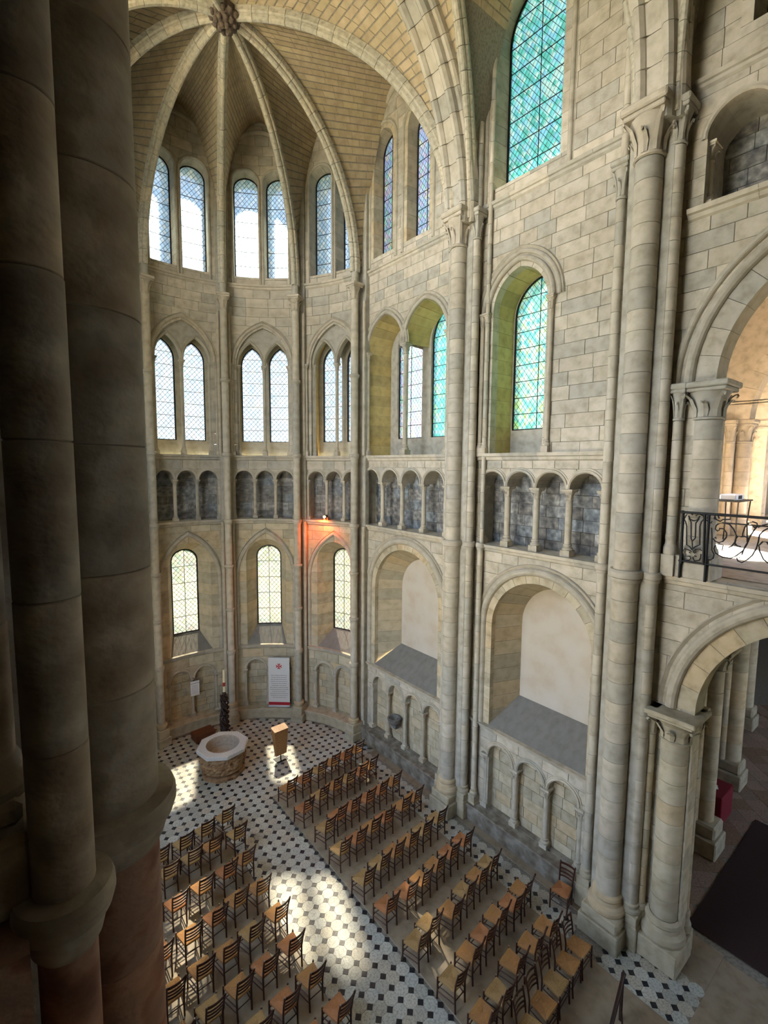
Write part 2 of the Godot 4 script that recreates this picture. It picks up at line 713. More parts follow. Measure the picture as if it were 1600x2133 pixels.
# ---------------------------------------------------------------- windows
# opening: outline at the glass; the panes are small lozenges in lead between iron bars
func window(w: Wall, path: PackedVector2Array, d: float, bars: float, upright: bool, tint: Callable, single := false, clear := false) -> Node3D:
	n_window += 1
	var o := Node3D.new()
	o.name = "window_%d" % n_window
	o.set_meta("kind", "structure")
	add_child(o)
	var b := bounds(path)
	moulding(o, "window_frame", w, path, [Vector2(0.03, d - 0.03), Vector2(-0.035, d - 0.03), Vector2(-0.035, d + 0.03)], mat.iron)
	moulding(o, "window_frame", w, hline(b.position.x, b.end.x, b.position.y, 0.3), [Vector2(-0.02, d - 0.03), Vector2(0.03, d - 0.03), Vector2(0.03, d + 0.03)], mat.iron)
	var poly := path
	if clear:
		var mb := MB.new()
		var t := Geometry2D.triangulate_polygon(poly)
		for k in range(0, t.size(), 3):
			mb.tri(w.p(poly[t[k]].x, poly[t[k]].y, d), w.p(poly[t[k + 1]].x, poly[t[k + 1]].y, d), w.p(poly[t[k + 2]].x, poly[t[k + 2]].y, d), -w.into(b.get_center().x))
		part(o, "pane", mb.mesh(), mat.clear_glass)
		return o
	# iron bars
	var k := maxi(1, roundi(b.size.y / bars))
	for i in range(1, k):
		var v := b.position.y + b.size.y * i / k
		for seg in Geometry2D.intersect_polyline_with_polygon(PackedVector2Array([Vector2(b.position.x - 1, v), Vector2(b.end.x + 1, v)]), poly):
			bar(o, "saddle_bar", w, seg[0], seg[-1], d - 0.02, 0.012, mat.iron)
	if upright:
		for seg in Geometry2D.intersect_polyline_with_polygon(PackedVector2Array([Vector2(b.get_center().x, b.position.y - 1), Vector2(b.get_center().x, b.end.y + 1)]), poly):
			bar(o, "upright_bar", w, seg[0], seg[-1], d - 0.02, 0.012, mat.iron)
	# lead lattice
	var qw := 0.15
	var qh := 0.19
	var mb := MB.new()
	var span := b.size.x + b.size.y * qw / qh
	for s in [-1.0, 1.0]:
		var x := -span
		while x < span:
			var c := b.get_center()
			var a0 := Vector2(c.x + x - qw / qh * b.size.y * s, c.y - b.size.y)
			var a1 := Vector2(c.x + x + qw / qh * b.size.y * s, c.y + b.size.y)
			for seg in Geometry2D.intersect_polyline_with_polygon(PackedVector2Array([a0, a1]), poly):
				strip_bar(mb, w, seg[0], seg[-1], d - 0.004, 0.0055)
			x += qw
	part(o, "lead_lattice", mb.mesh(), mat.lead)
	# lozenge panes
	var all := MB.new()
	all.tinted = true
	var made := 0
	var c0 := b.get_center()
	var ni := ceili(b.size.x / qw) + 1
	var nj := ceili(b.size.y / (qh * 0.5)) + 1
	for j in range(-nj, nj + 1):
		for i in range(-ni, ni + 1):
			var cc := c0 + Vector2((i + (0.5 if j % 2 != 0 else 0.0)) * qw, j * qh * 0.5)
			if cc.x < b.position.x - qw or cc.x > b.end.x + qw or cc.y < b.position.y - qh or cc.y > b.end.y + qh:
				continue
			var loz := PackedVector2Array([cc + Vector2(-qw * 0.5, 0), cc + Vector2(0, -qh * 0.5), cc + Vector2(qw * 0.5, 0), cc + Vector2(0, qh * 0.5)])
			for q in Geometry2D.intersect_polygons(loz, poly):
				if area(q) < 1e-4:
					continue
				var mb2 := all
				var alone := single and made < 300
				if alone:
					made += 1
					mb2 = MB.new()
					mb2.tinted = true
				mb2.tint = tint.call((cc.x - b.position.x) / b.size.x, (cc.y - b.position.y) / b.size.y)
				var t := Geometry2D.triangulate_polygon(q)
				for n in range(0, t.size(), 3):
					mb2.tri(w.p(q[t[n]].x, q[t[n]].y, d), w.p(q[t[n + 1]].x, q[t[n + 1]].y, d), w.p(q[t[n + 2]].x, q[t[n + 2]].y, d), -w.into(cc.x))
				if alone:
					part(o, "pane", mb2.mesh(), mat[pane_glass])
	if all.v.size():
		var p := part(o, "lozenge_panes", all.mesh(), mat[pane_glass])
		p.set_meta("kind", "stuff")
	return o


func strip_bar(mb: MB, w: Wall, a: Vector2, b: Vector2, d: float, h: float) -> void:
	var t := (b - a).normalized()
	var n := Vector2(-t.y, t.x) * h
	var q := [w.p(a.x - n.x, a.y - n.y, d), w.p(b.x - n.x, b.y - n.y, d), w.p(b.x, b.y, d - h), w.p(a.x, a.y, d - h), w.p(b.x + n.x, b.y + n.y, d), w.p(a.x + n.x, a.y + n.y, d)]
	var k := -w.into(a.x)
	mb.quad(q[0], q[1], q[2], q[3], k)
	mb.quad(q[3], q[2], q[4], q[5], k)
	mb.quad(q[0], q[1], q[4], q[5], -k)


func bar(parent: Node, called: String, w: Wall, a: Vector2, b: Vector2, d: float, r: float, m: Material) -> void:
	var mb := MB.new()
	mb.tube([w.p(a.x, a.y, d), w.p((a.x + b.x) * 0.5, (a.y + b.y) * 0.5, d), w.p(b.x, b.y, d)], r, 5)
	part(parent, called, mb.mesh(), m)


# ---------------------------------------------------------------- vaults
func rib_points(foot: Vector3, key: Vector3, n := 40) -> PackedVector3Array:
	var out := PackedVector3Array()
	for i in n + 1:
		var a := PI * 0.5 * i / n
		var f := 1.0 - cos(a)
		out.append(Vector3(lerpf(foot.x, key.x, f), lerpf(foot.y, key.y, sin(a)), lerpf(foot.z, key.z, f)))
	return out


func rib(parent: Node, pts: PackedVector3Array, prof: Array, plen: float, stones: Array, called := "rib", upto := 1.0) -> void:
	var o := group_part(parent, called)
	var cum := [0.0]
	for i in range(1, pts.size()):
		cum.append(cum[i - 1] + pts[i].distance_to(pts[i - 1]))
	var total: float = cum[-1] * upto
	var side := (pts[-1] - pts[0])
	side.y = 0
	side = Vector3(-side.z, 0, side.x).normalized()
	var k := maxi(1, roundi(total / plen))
	var at := func(s: float) -> Array:
		var i := 0
		while i < pts.size() - 2 and cum[i + 1] < s:
			i += 1
		var t: Vector3 = (pts[i + 1] - pts[i]).normalized()
		var t0: Vector3 = (pts[i] - pts[maxi(0, i - 1)]).normalized() if i > 0 else t
		var f: float = (s - cum[i]) / (cum[i + 1] - cum[i])
		var tt := t0.lerp(t, f).normalized()
		return [pts[i].lerp(pts[i + 1], f), side.cross(tt).normalized()]
	for i in k:
		var mb := MB.new()
		var rows := []
		for j in 4:
			var s := lerpf(total * i / k + 0.006, total * (i + 1) / k - 0.006, j / 3.0)
			var q: Array = at.call(s)
			var nn: Vector3 = q[1]
			var row := []
			for p: Vector2 in prof:
				row.append(q[0] + side * p.x + (nn if nn.y > 0 else -nn) * p.y)
			rows.append([row, q[0]])
		for j in 3:
			for n in prof.size() - 1:
				var a: Vector3 = rows[j][0][n]
				var b: Vector3 = rows[j + 1][0][n]
				var c: Vector3 = rows[j + 1][0][n + 1]
				var d: Vector3 = rows[j][0][n + 1]
				mb.quad(a, b, c, d, (a + c) * 0.5 - rows[j][1])
		for e: int in [0, 3]:
			var row: Array = rows[e][0]
			for n in range(1, prof.size() - 1):
				mb.tri(row[0], row[n], row[n + 1], (rows[e][1] - rows[1 if e == 0 else 2][1]))
		part(o, "voussoir", mb.mesh(), pick(stones))


# half a vault cell: courses of small stones ruled between the rib and the boundary arch
func web(parent: Node, ra: PackedVector3Array, rb: PackedVector3Array, lift := 0.1) -> void:
	var mb := MB.new()
	mb.tinted = true
	var backing := MB.new()
	var n := ra.size() - 1
	var look := Vector3(XC, 14.0, -11.0)
	var la := 0.0
	for i in n:
		la += ra[i].distance_to(ra[i + 1])
	var rows := roundi(la / 0.24)
	var get_ := func(p: PackedVector3Array, f: float) -> Vector3:
		var x := clampf(f, 0, 1) * n
		var i := mini(int(x), n - 1)
		return p[i].lerp(p[i + 1], x - i)
	for i in rows:
		var f0 := float(i) / rows
		var f1 := float(i + 1) / rows
		var a0: Vector3 = get_.call(ra, f0)
		var a1: Vector3 = get_.call(ra, f1)
		var b0: Vector3 = get_.call(rb, f0)
		var b1: Vector3 = get_.call(rb, f1)
		var up := Vector3.UP * lift
		var len_ := a0.distance_to(b0)
		backing.quad(a0 + up, b0 + up, b1 + up, a1 + up, look - a0)
		var inward := (look - (a0 + b1) * 0.5)
		var nn := (b1 - a0).cross(b0 - a1).normalized()
		if nn.dot(inward) < 0:
			nn = -nn
		nn *= 0.014
		var x := -rng.randf() * 0.4
		while x < len_:
			var w := rng.randf_range(0.32, 0.6)
			var s0 := clampf((x + 0.006) / maxf(len_, 0.01), 0, 1)
			var s1 := clampf((x + w - 0.006) / maxf(len_, 0.01), 0, 1)
			x += w
			if s1 - s0 < 0.002:
				continue
			var g := 0.022 / la
			var q := [a0.lerp(a1, g * rows).lerp(b0.lerp(b1, g * rows), s0), a0.lerp(a1, g * rows).lerp(b0.lerp(b1, g * rows), s1), a1.lerp(a0, g * rows).lerp(b1.lerp(b0, g * rows), s1), a1.lerp(a0, g * rows).lerp(b1.lerp(b0, g * rows), s0)]
			var tone := rng.randf_range(0.84, 1.0)
			mb.tint = Color(tone, tone * rng.randf_range(0.96, 1.0), tone * rng.randf_range(0.9, 0.98))
			var m: Vector3 = (q[0] + q[2]) * 0.5
			for t in 4:
				q[t] += up
			mb.quad(q[0] + nn, q[1] + nn, q[2] + nn, q[3] + nn, nn)
			for t in 4:
				mb.quad(q[t], q[(t + 1) % 4], q[(t + 1) % 4] + nn, q[t] + nn, (q[t] + q[(t + 1) % 4]) * 0.5 - m - up)
	part(parent, "web_bed", backing.mesh(), mat.mortar)
	var p := part(parent, "web_stones", mb.mesh(), mat.web)
	p.set_meta("kind", "stuff")


func half_arch(foot: Vector3, apex: Vector3, n := 40) -> PackedVector3Array:
	return rib_points(foot, apex, n)


func half_arch_apse(t0: float, t1: float, y0: float, y1: float, r: float, n := 40) -> PackedVector3Array:
	var out := PackedVector3Array()
	for i in n + 1:
		var a := PI * 0.5 * i / n
		var t := lerpf(t0, t1, 1.0 - cos(a)) * DEG
		out.append(Vector3(XC + r * sin(t), lerpf(y0, y1, sin(a)), ZC - r * cos(t)))
	return out


# ---------------------------------------------------------------- profiles
var P_STRING := [Vector2(-0.17, 0.0), Vector2(-0.13, -0.05), Vector2(-0.075, -0.06), Vector2(-0.06, -0.1), Vector2(0, -0.13), Vector2(0, 0.06)]
var P_LEDGE := [Vector2(-0.2, 0.0), Vector2(-0.17, -0.05), Vector2(-0.1, -0.07), Vector2(-0.08, -0.12), Vector2(0, -0.14), Vector2(0, 0.6)]
var P_RIB := [Vector2(-0.14, 0.12), Vector2(-0.14, -0.02), Vector2(-0.115, -0.055), Vector2(-0.085, -0.06), Vector2(-0.08, -0.12), Vector2(-0.045, -0.17), Vector2(0, -0.185), Vector2(0.045, -0.17), Vector2(0.08, -0.12), Vector2(0.085, -0.06), Vector2(0.115, -0.055), Vector2(0.14, -0.02), Vector2(0.14, 0.12)]
var P_BIG := [Vector2(-0.48, 0.2), Vector2(-0.48, -0.02), Vector2(-0.44, -0.08), Vector2(-0.36, -0.08), Vector2(-0.34, -0.2), Vector2(-0.28, -0.27), Vector2(-0.2, -0.27), Vector2(-0.14, -0.2), Vector2(-0.13, -0.17), Vector2(0.13, -0.17), Vector2(0.14, -0.2), Vector2(0.2, -0.27), Vector2(0.28, -0.27), Vector2(0.34, -0.2), Vector2(0.36, -0.08), Vector2(0.44, -0.08), Vector2(0.48, -0.02), Vector2(0.48, 0.2)]


func sloped_sill(parent: Node, w: Wall, u0: float, u1: float, du: float, va: float, vb: float, db: float, m: Material) -> void:
	var mb := MB.new()
	for i in 6:
		var f := i / 6.0
		var g := (i + 1) / 6.0
		mb.quad(w.p(lerpf(u0, u1, f), va, 0.0), w.p(lerpf(u0, u1, g), va, 0.0), w.p(lerpf(u0 + du, u1 - du, g), vb, db), w.p(lerpf(u0 + du, u1 - du, f), vb, db), Vector3.UP - w.into(u0))
	part(parent, "sloping_sill", mb.mesh(), m)


func bench(parent: Node, w: Wall, u0: float, u1: float, h: float, out: float, back: float, m: Material) -> void:
	moulding(parent, "bench", w, hline(u0, u1, 0.0, 0.3), [Vector2(0, -out), Vector2(h - 0.09, -out), Vector2(h - 0.07, -out - 0.05), Vector2(h - 0.015, -out - 0.05), Vector2(h, -out - 0.035), Vector2(h, back)], m)


func blind_arcade(s: Node, w: Wall, centres: Array, posts: Array, hw: float, v0: float, vs: float, va: float, deep: float, pd: float, pr: float, stones: Array, rowh: float, cap := 0.22, base := 0.2) -> PackedVector2Array:
	var path := arcade_path(centres, hw, v0, vs, va, 12)
	liner(s, "arcade_lining", w, path, 0.0, deep, 0.0, mat.stone[0])
	for c: float in centres:
		var a := arch_path(c, hw, vs, vs, va, 14)
		moulding(s, "arch_moulding", w, a, [Vector2(0.0, 0.03), Vector2(-0.0, -0.025), Vector2(0.03, -0.055), Vector2(0.065, -0.045), Vector2(0.075, -0.01), Vector2(0.11, -0.02), Vector2(0.12, 0.02)], pick(mat.stone))
	for u: float in posts:
		colonnette(s, w, u, pd, v0, vs, pr, base, cap, pick(mat.stone))
	var b := bounds(path)
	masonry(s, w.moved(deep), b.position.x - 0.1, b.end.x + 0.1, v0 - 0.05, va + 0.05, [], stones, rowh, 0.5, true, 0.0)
	return path


func apse_bay(deg: float, detail: bool) -> void:
	var w := apse_wall()
	var uc := deg * DEG * RA
	var hb := 16.75 * DEG * RA
	var s := struct("wall_apse")
	var holes := []
	# foot of the wall
	bench(s, w, uc - hb, uc + hb, 0.42, 0.36, 0.25, mat.warm[1])
	if detail:
		holes.append(blind_arcade(s, w, [uc - 0.46, uc + 0.46], [uc - 0.88, uc, uc + 0.88], 0.37, 0.42, 1.95, 2.32, 0.2, 0.04, 0.055, mat.warm, 0.3))
		string_course(s, w, uc - hb, uc + hb, Y_STR, P_STRING, mat.stone)
	# low window in a deep splay
	var open := round_path(uc, 0.78, Y_STR, 6.47, 20)
	frame(s, w, open, 0.26, 0.0, 0.7, 0.35, 0.42, mat.warm)
	holes.append(grown(open, 0.255))
	sloped_sill(s, w, uc - 0.8, uc + 0.8, 0.36, Y_STR, 3.6, 0.7, mat.sill)
	if detail:
		moulding(s, "hood_moulding", w, arch_path(uc, 1.06, Y_STR, 5.75, 7.5, 22), roll(0.07, 0.0, 0.075) + [Vector2(0.17, -0.03), Vector2(0.2, 0.03)], mat.stone[1])
	window(w, round_path(uc, 0.44, 3.58, 6.46, 20), 0.7, 0.68, true, tint_low, false)
	# gallery of little arches
	if detail:
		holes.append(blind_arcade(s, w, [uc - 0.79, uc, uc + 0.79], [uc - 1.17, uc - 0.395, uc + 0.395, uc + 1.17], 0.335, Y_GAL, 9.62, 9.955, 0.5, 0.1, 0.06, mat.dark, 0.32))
		string_course(s, w, uc - hb, uc + hb, Y_GAL, P_LEDGE, mat.stone)
		string_course(s, w, uc - hb, uc + hb, Y_SILL, P_LEDGE, mat.stone)
	# paired lancets in a pointed recess
	var lanc := arch_path(uc, 1.0, Y_SILL, 14.0, 15.38, 20)
	frame(s, w, lanc, 0.16, 0.0, 0.2, 0.0, 0.4, mat.stone)
	holes.append(grown(lanc, 0.155))
	liner(s, "recess_lining", w, lanc, 0.2, 0.75, 0.0, mat.ochre)
	if detail:
		moulding(s, "hood_moulding", w, arch_path(uc, 1.06, 13.95, 14.0, 15.46, 20), roll(0.06, 0.0, 0.06) + [Vector2(0.16, -0.03), Vector2(0.18, 0.03)], mat.stone[2])
		var twin := arcade_path([uc - 0.49, uc + 0.49], 0.445, Y_SILL, 14.0, 14.85, 14)
		plate(s, "tympanum", w, lanc, [twin], 0.12, 0.2, mat.stone[0])
		for c: float in [uc - 0.49, uc + 0.49]:
			moulding(s, "arch_moulding", w, arch_path(c, 0.445, 14.0, 14.0, 14.85, 14), [Vector2(0, 0.2), Vector2(-0.01, 0.1), Vector2(0.03, 0.06), Vector2(0.07, 0.08), Vector2(0.08, 0.13)], mat.stone[1])
		for u: float in [uc - 0.95, uc, uc + 0.95]:
			colonnette(s, w, u, 0.2, Y_SILL, 14.0, 0.06, 0.3, 0.26, mat.stone[1])
		for u: float in [uc - 1.16, uc + 1.16]:
			colonnette(s, w, u, -0.06, Y_SILL, 14.0, 0.05, 0.26, 0.24, mat.stone[1])
	var l1 := arch_path(uc - 0.47, 0.38, 11.1, 14.1, 14.8, 16)
	var l2 := arch_path(uc + 0.47, 0.38, 11.1, 14.1, 14.8, 16)
	plate(s, "window_wall", w, PackedVector2Array([Vector2(uc - 1.1, Y_SILL - 0.1), Vector2(uc + 1.1, Y_SILL - 0.1), Vector2(uc + 1.1, 15.5), Vector2(uc - 1.1, 15.5)]), [l1, l2], 0.7, 0.12, mat.stone[0])
	window(w, l1, 0.78, 0.46, false, tint_lancet, false)
	window(w, l2, 0.78, 0.46, false, tint_lancet, false)
	# upper windows
	if detail:
		string_course(s, w, uc - hb, uc + hb, Y_CL, P_STRING, mat.stone)
	for c: float in [uc - 0.555, uc + 0.555]:
		var q := round_path(c, 0.45, 17.22, 20.55, 18)
		holes.append(grown(q, 0.075))
		frame(s, w, q, 0.08, 0.0, 0.5, 0.02, 0.45, mat.stone, "jamb_stone")
		if detail:
			moulding(s, "arch_moulding", w, round_path(c, 0.5, Y_CL + 0.02, 20.55, 18), roll(0.0, -0.01, 0.045) + [Vector2(0.07, 0.02)], mat.stone[1])
		window(w, round_path(c, 0.43, 17.24, 20.55, 18), 0.5, 0.56, false, tint_apse, false)
	moulding(s, "wall_rib", w, arch_path(uc, hb - 0.15, 18.0, 21.0, 22.35, 24), roll(0.0, 0.0, 0.08), mat.stone[3])
	masonry(s, w, uc - hb, uc + hb, 0.0, Y_GAL - 0.1, holes, mat.warm, 0.34, 0.72, detail)
	masonry(s, w, uc - hb, uc + hb, Y_GAL - 0.1, 22.9, holes, mat.stone, 0.34, 0.72, detail)


func right_wall() -> Wall:
	return flat_wall(Vector3(XW, 0, 0), Vector3(0, 0, 1), Vector3(1, 0, 0))


func niche(s: Node, w: Wall, uc: float, hw: float, vs: float, deep: float, splay: float) -> PackedVector2Array:
	var open := round_path(uc, hw, Y_STR, vs, 28)
	frame(s, w, open, 0.24, 0.0, 0.16, 0.0, 0.36, mat.warm)
	frame(s, w, open, 0.02, 0.16, deep, splay, 0.4, mat.warm, "reveal_stone")
	sloped_sill(s, w, uc - hw - 0.02, uc + hw + 0.02, splay, Y_STR, 3.66, deep, mat.sill)
	var back := round_path(uc, hw - splay + 0.03, 3.3, vs, 28)
	plate(s, "blocking_panel", w, back, [], deep - 0.01, 0.2, mat.plaster)
	moulding(s, "hood_moulding", w, round_path(uc, hw + 0.2, Y_STR, vs, 28), roll(0.1, 0.0, 0.1) + [Vector2(0.23, -0.02), Vector2(0.28, -0.05), Vector2(0.31, 0.03)], mat.stone[1])
	return grown(open, 0.235)


func bay_a() -> void:
	var w := right_wall()
	var s := struct("wall_right")
	var holes := []
	bench(s, w, -14.0, -9.4, 0.5, 0.28, 0.25, mat.floor_stone)
	holes.append(blind_arcade(s, w, [-13.085, -12.175, -11.27, -10.385], [-13.54, -12.63, -11.72, -10.825, -9.95], 0.375, 0.5, 2.2, 2.575, 0.2, 0.04, 0.065, mat.warm, 0.3, 0.26, 0.24))
	string_course(s, w, -14.0, -9.4, Y_STR, P_STRING, mat.stone)
	holes.append(niche(s, w, -11.8, 1.6, 5.8, 0.95, 0.42))
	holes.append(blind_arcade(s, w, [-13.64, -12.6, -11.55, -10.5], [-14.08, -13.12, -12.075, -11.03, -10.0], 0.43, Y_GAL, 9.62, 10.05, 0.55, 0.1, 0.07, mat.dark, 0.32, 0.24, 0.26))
	string_course(s, w, -14.1, -9.4, Y_GAL, P_LEDGE, mat.stone)
	string_course(s, w, -14.1, -9.4, Y_SILL, P_LEDGE, mat.stone)
	# two deep arches on a middle shaft
	var twin := arcade_path([-12.95, -11.0], 0.92, Y_SILL, 14.1, 15.22, 22)
	holes.append(twin)
	for c: float in [-12.95, -11.0]:
		var a := arch_path(c, 0.92, 14.1, 14.1, 15.22, 22)
		frame(s, w, a, 0.03, 0.02, 1.0, 0.12, 0.3, mat.ochres)
		moulding(s, "arch_moulding", w, a, [Vector2(0.0, 0.05), Vector2(0.0, -0.02)] + roll(0.07, -0.01, 0.06) + [Vector2(0.15, 0.01)] + roll(0.2, 0.0, 0.05) + [Vector2(0.27, 0.03)], mat.stone[1])
	for e: Array in [[-13.87, 1.0], [-10.08, -1.0]]:
		var j := PackedVector2Array([Vector2(e[0], Y_SILL), Vector2(e[0], 14.1)])
		if e[1] < 0:
			j.reverse()
		frame(s, w, j, 0.03, 0.02, 1.0, 0.12, 0.34, mat.ochres, "jamb_stone")
	colonnette(s, w, -11.975, 0.1, Y_SILL, 14.12, 0.085, 0.34, 0.34, mat.stone[1])
	for u: float in [-14.02, -13.84, -9.98]:
		colonnette(s, w, u, -0.02, Y_SILL, 14.12, 0.06, 0.3, 0.3, mat.stone[2])
	var l1 := arch_path(-12.75, 0.64, 11.15, 14.2, 15.3, 20)
	var l2 := arch_path(-11.05, 0.64, 11.15, 14.2, 15.3, 20)
	plate(s, "window_wall", w, PackedVector2Array([Vector2(-14.1, Y_SILL - 0.1), Vector2(-9.9, Y_SILL - 0.1), Vector2(-9.9, 15.6), Vector2(-14.1, 15.6)]), [l1, l2], 0.96, 0.16, mat.stone[0])
	window(w, l1, 1.06, 0.46, true, tint_a, false)
	window(w, l2, 1.06, 0.46, true, tint_a2, false)
	var floor_ := MB.new()
	floor_.quad(w.p(-14.1, Y_SILL - 0.005, 0), w.p(-9.9, Y_SILL - 0.005, 0), w.p(-9.9, Y_SILL - 0.005, 1.0), w.p(-14.1, Y_SILL - 0.005, 1.0), Vector3.UP)
	part(s, "recess_floor", floor_.mesh(), mat.stone[0])
	string_course(s, w, -14.1, -9.4, Y_CL - 0.1, P_STRING, mat.stone)
	for c: float in [-13.1, -11.4]:
		var q := arch_path(c, 0.5, 17.2, 20.5, 21.1, 20)
		holes.append(grown(q, 0.135))
		frame(s, w, q, 0.14, 0.0, 0.45, 0.02, 0.42, mat.warm, "jamb_stone")
		moulding(s, "arch_moulding", w, grown(arch_path(c, 0.5, Y_CL, 20.5, 21.1, 20), 0.16), roll(0.03, 0.0, 0.05) + [Vector2(0.1, -0.01), Vector2(0.14, 0.03)], mat.stone[1])
		window(w, arch_path(c, 0.48, 17.22, 20.5, 21.07, 20), 0.42, 0.5, true, tint_a, false)
	moulding(s, "wall_rib", w, arch_path(-11.75, 2.2, 17.2, 19.8, 22.3, 28), roll(0.0, 0.0, 0.1), mat.stone[3])
	masonry(s, w, -14.2, -9.2, 0.0, Y_SILL - 0.08, holes, mat.stone, 0.33, 0.7)
	masonry(struct("wall_right"), w, -14.2, -9.2, Y_SILL - 0.08, 23.0, holes, mat.stone, 0.33, 0.7)


func bay_b() -> void:
	var w := right_wall()
	var s := struct("wall_right")
	var holes := []
	bench(s, w, -9.0, -4.7, 0.5, 0.28, 0.25, mat.floor_stone)
	holes.append(blind_arcade(s, w, [-7.72, -6.75, -5.825], [-8.21, -7.225, -6.285, -5.37], 0.39, 0.5, 2.12, 2.51, 0.2, 0.04, 0.07, mat.warm, 0.3, 0.28, 0.26))
	string_course(s, w, -9.0, -4.7, Y_STR, P_STRING, mat.stone)
	holes.append(niche(s, w, -6.72, 1.43, 5.84, 1.0, 0.3))
	holes.append(blind_arcade(s, w, [-8.255, -7.385, -6.505, -5.625], [-8.66, -7.82, -6.945, -6.065, -5.2], 0.385, Y_GAL, 9.68, 10.065, 0.55, 0.1, 0.08, mat.dark, 0.32, 0.28, 0.3))
	string_course(s, w, -9.0, -4.7, Y_GAL, P_LEDGE, mat.stone)
	string_course(s, w, -9.0, -4.7, Y_SILL, P_LEDGE, mat.stone)
	# one tall window in a deep ochre reveal
	var q := arch_path(-7.6, 0.8, Y_SILL, 14.2, 15.15, 24)
	frame(s, w, q, 0.2, 0.0, 0.25, 0.0, 0.36, mat.stone)
	frame(s, w, q, 0.02, 0.25, 0.95, 0.0, 0.36, mat.ochres, "reveal_stone")
	holes.append(grown(q, 0.195))
	var hood := arch_path(-7.6, 0.96, 14.2, 14.2, 15.34, 24)
	moulding(s, "arch_moulding", w, hood, roll(0.0, -0.02, 0.07) + [Vector2(0.09, 0.0)] + roll(0.16, 0.0, 0.06) + [Vector2(0.23, 0.0), Vector2(0.28, -0.05), Vector2(0.31, 0.02)], mat.stone[1])
	for u: float in [-8.54, -8.7, -6.65]:
		colonnette(s, w, u, -0.05, Y_SILL, 14.22, 0.06, 0.3, 0.34, mat.stone[2])
	var gl := arch_path(-7.6, 0.77, 11.2, 14.2, 15.14, 24)
	plate(s, "window_wall", w, PackedVector2Array([Vector2(-8.6, Y_SILL - 0.1), Vector2(-6.6, Y_SILL - 0.1), Vector2(-6.6, 15.5), Vector2(-8.6, 15.5)]), [gl], 0.9, 0.12, mat.stone[0])
	window(w, gl, 0.95, 0.42, true, tint_b, true)
	var floor_ := MB.new()
	floor_.quad(w.p(-8.4, Y_SILL - 0.005, 0), w.p(-6.8, Y_SILL - 0.005, 0), w.p(-6.8, Y_SILL - 0.005, 0.95), w.p(-8.4, Y_SILL - 0.005, 0.95), Vector3.UP)
	part(s, "recess_floor", floor_.mesh(), mat.stone[0])
	string_course(s, w, -9.0, -4.7, Y_CL + 0.03, P_STRING, mat.stone)
	var top := arch_path(-7.6, 0.98, 17.3, 20.9, 22.1, 24)
	holes.append(grown(top, 0.175))
	frame(s, w, top, 0.18, 0.0, 0.6, 0.04, 0.42, mat.stone, "jamb_stone")
	moulding(s, "arch_moulding", w, grown(arch_path(-7.6, 0.98, Y_CL + 0.05, 20.9, 22.1, 24), 0.2), roll(0.04, 0.0, 0.06) + [Vector2(0.12, -0.01), Vector2(0.16, 0.03)], mat.stone[1])
	window(w, arch_path(-7.6, 0.93, 17.34, 20.9, 22.05, 24), 0.58, 0.56, true, tint_c, true)
	moulding(s, "wall_rib", w, arch_path(-6.8, 2.0, 16.9, 19.6, 22.4, 28), roll(0.0, 0.0, 0.1), mat.stone[3])
	masonry(s, w, -9.2, -4.4, 0.0, Y_SILL - 0.08, holes, mat.stone, 0.32, 0.72)
	masonry(struct("wall_right"), w, -9.2, -4.4, Y_SILL - 0.08, 23.0, holes, mat.stone, 0.32, 0.72)


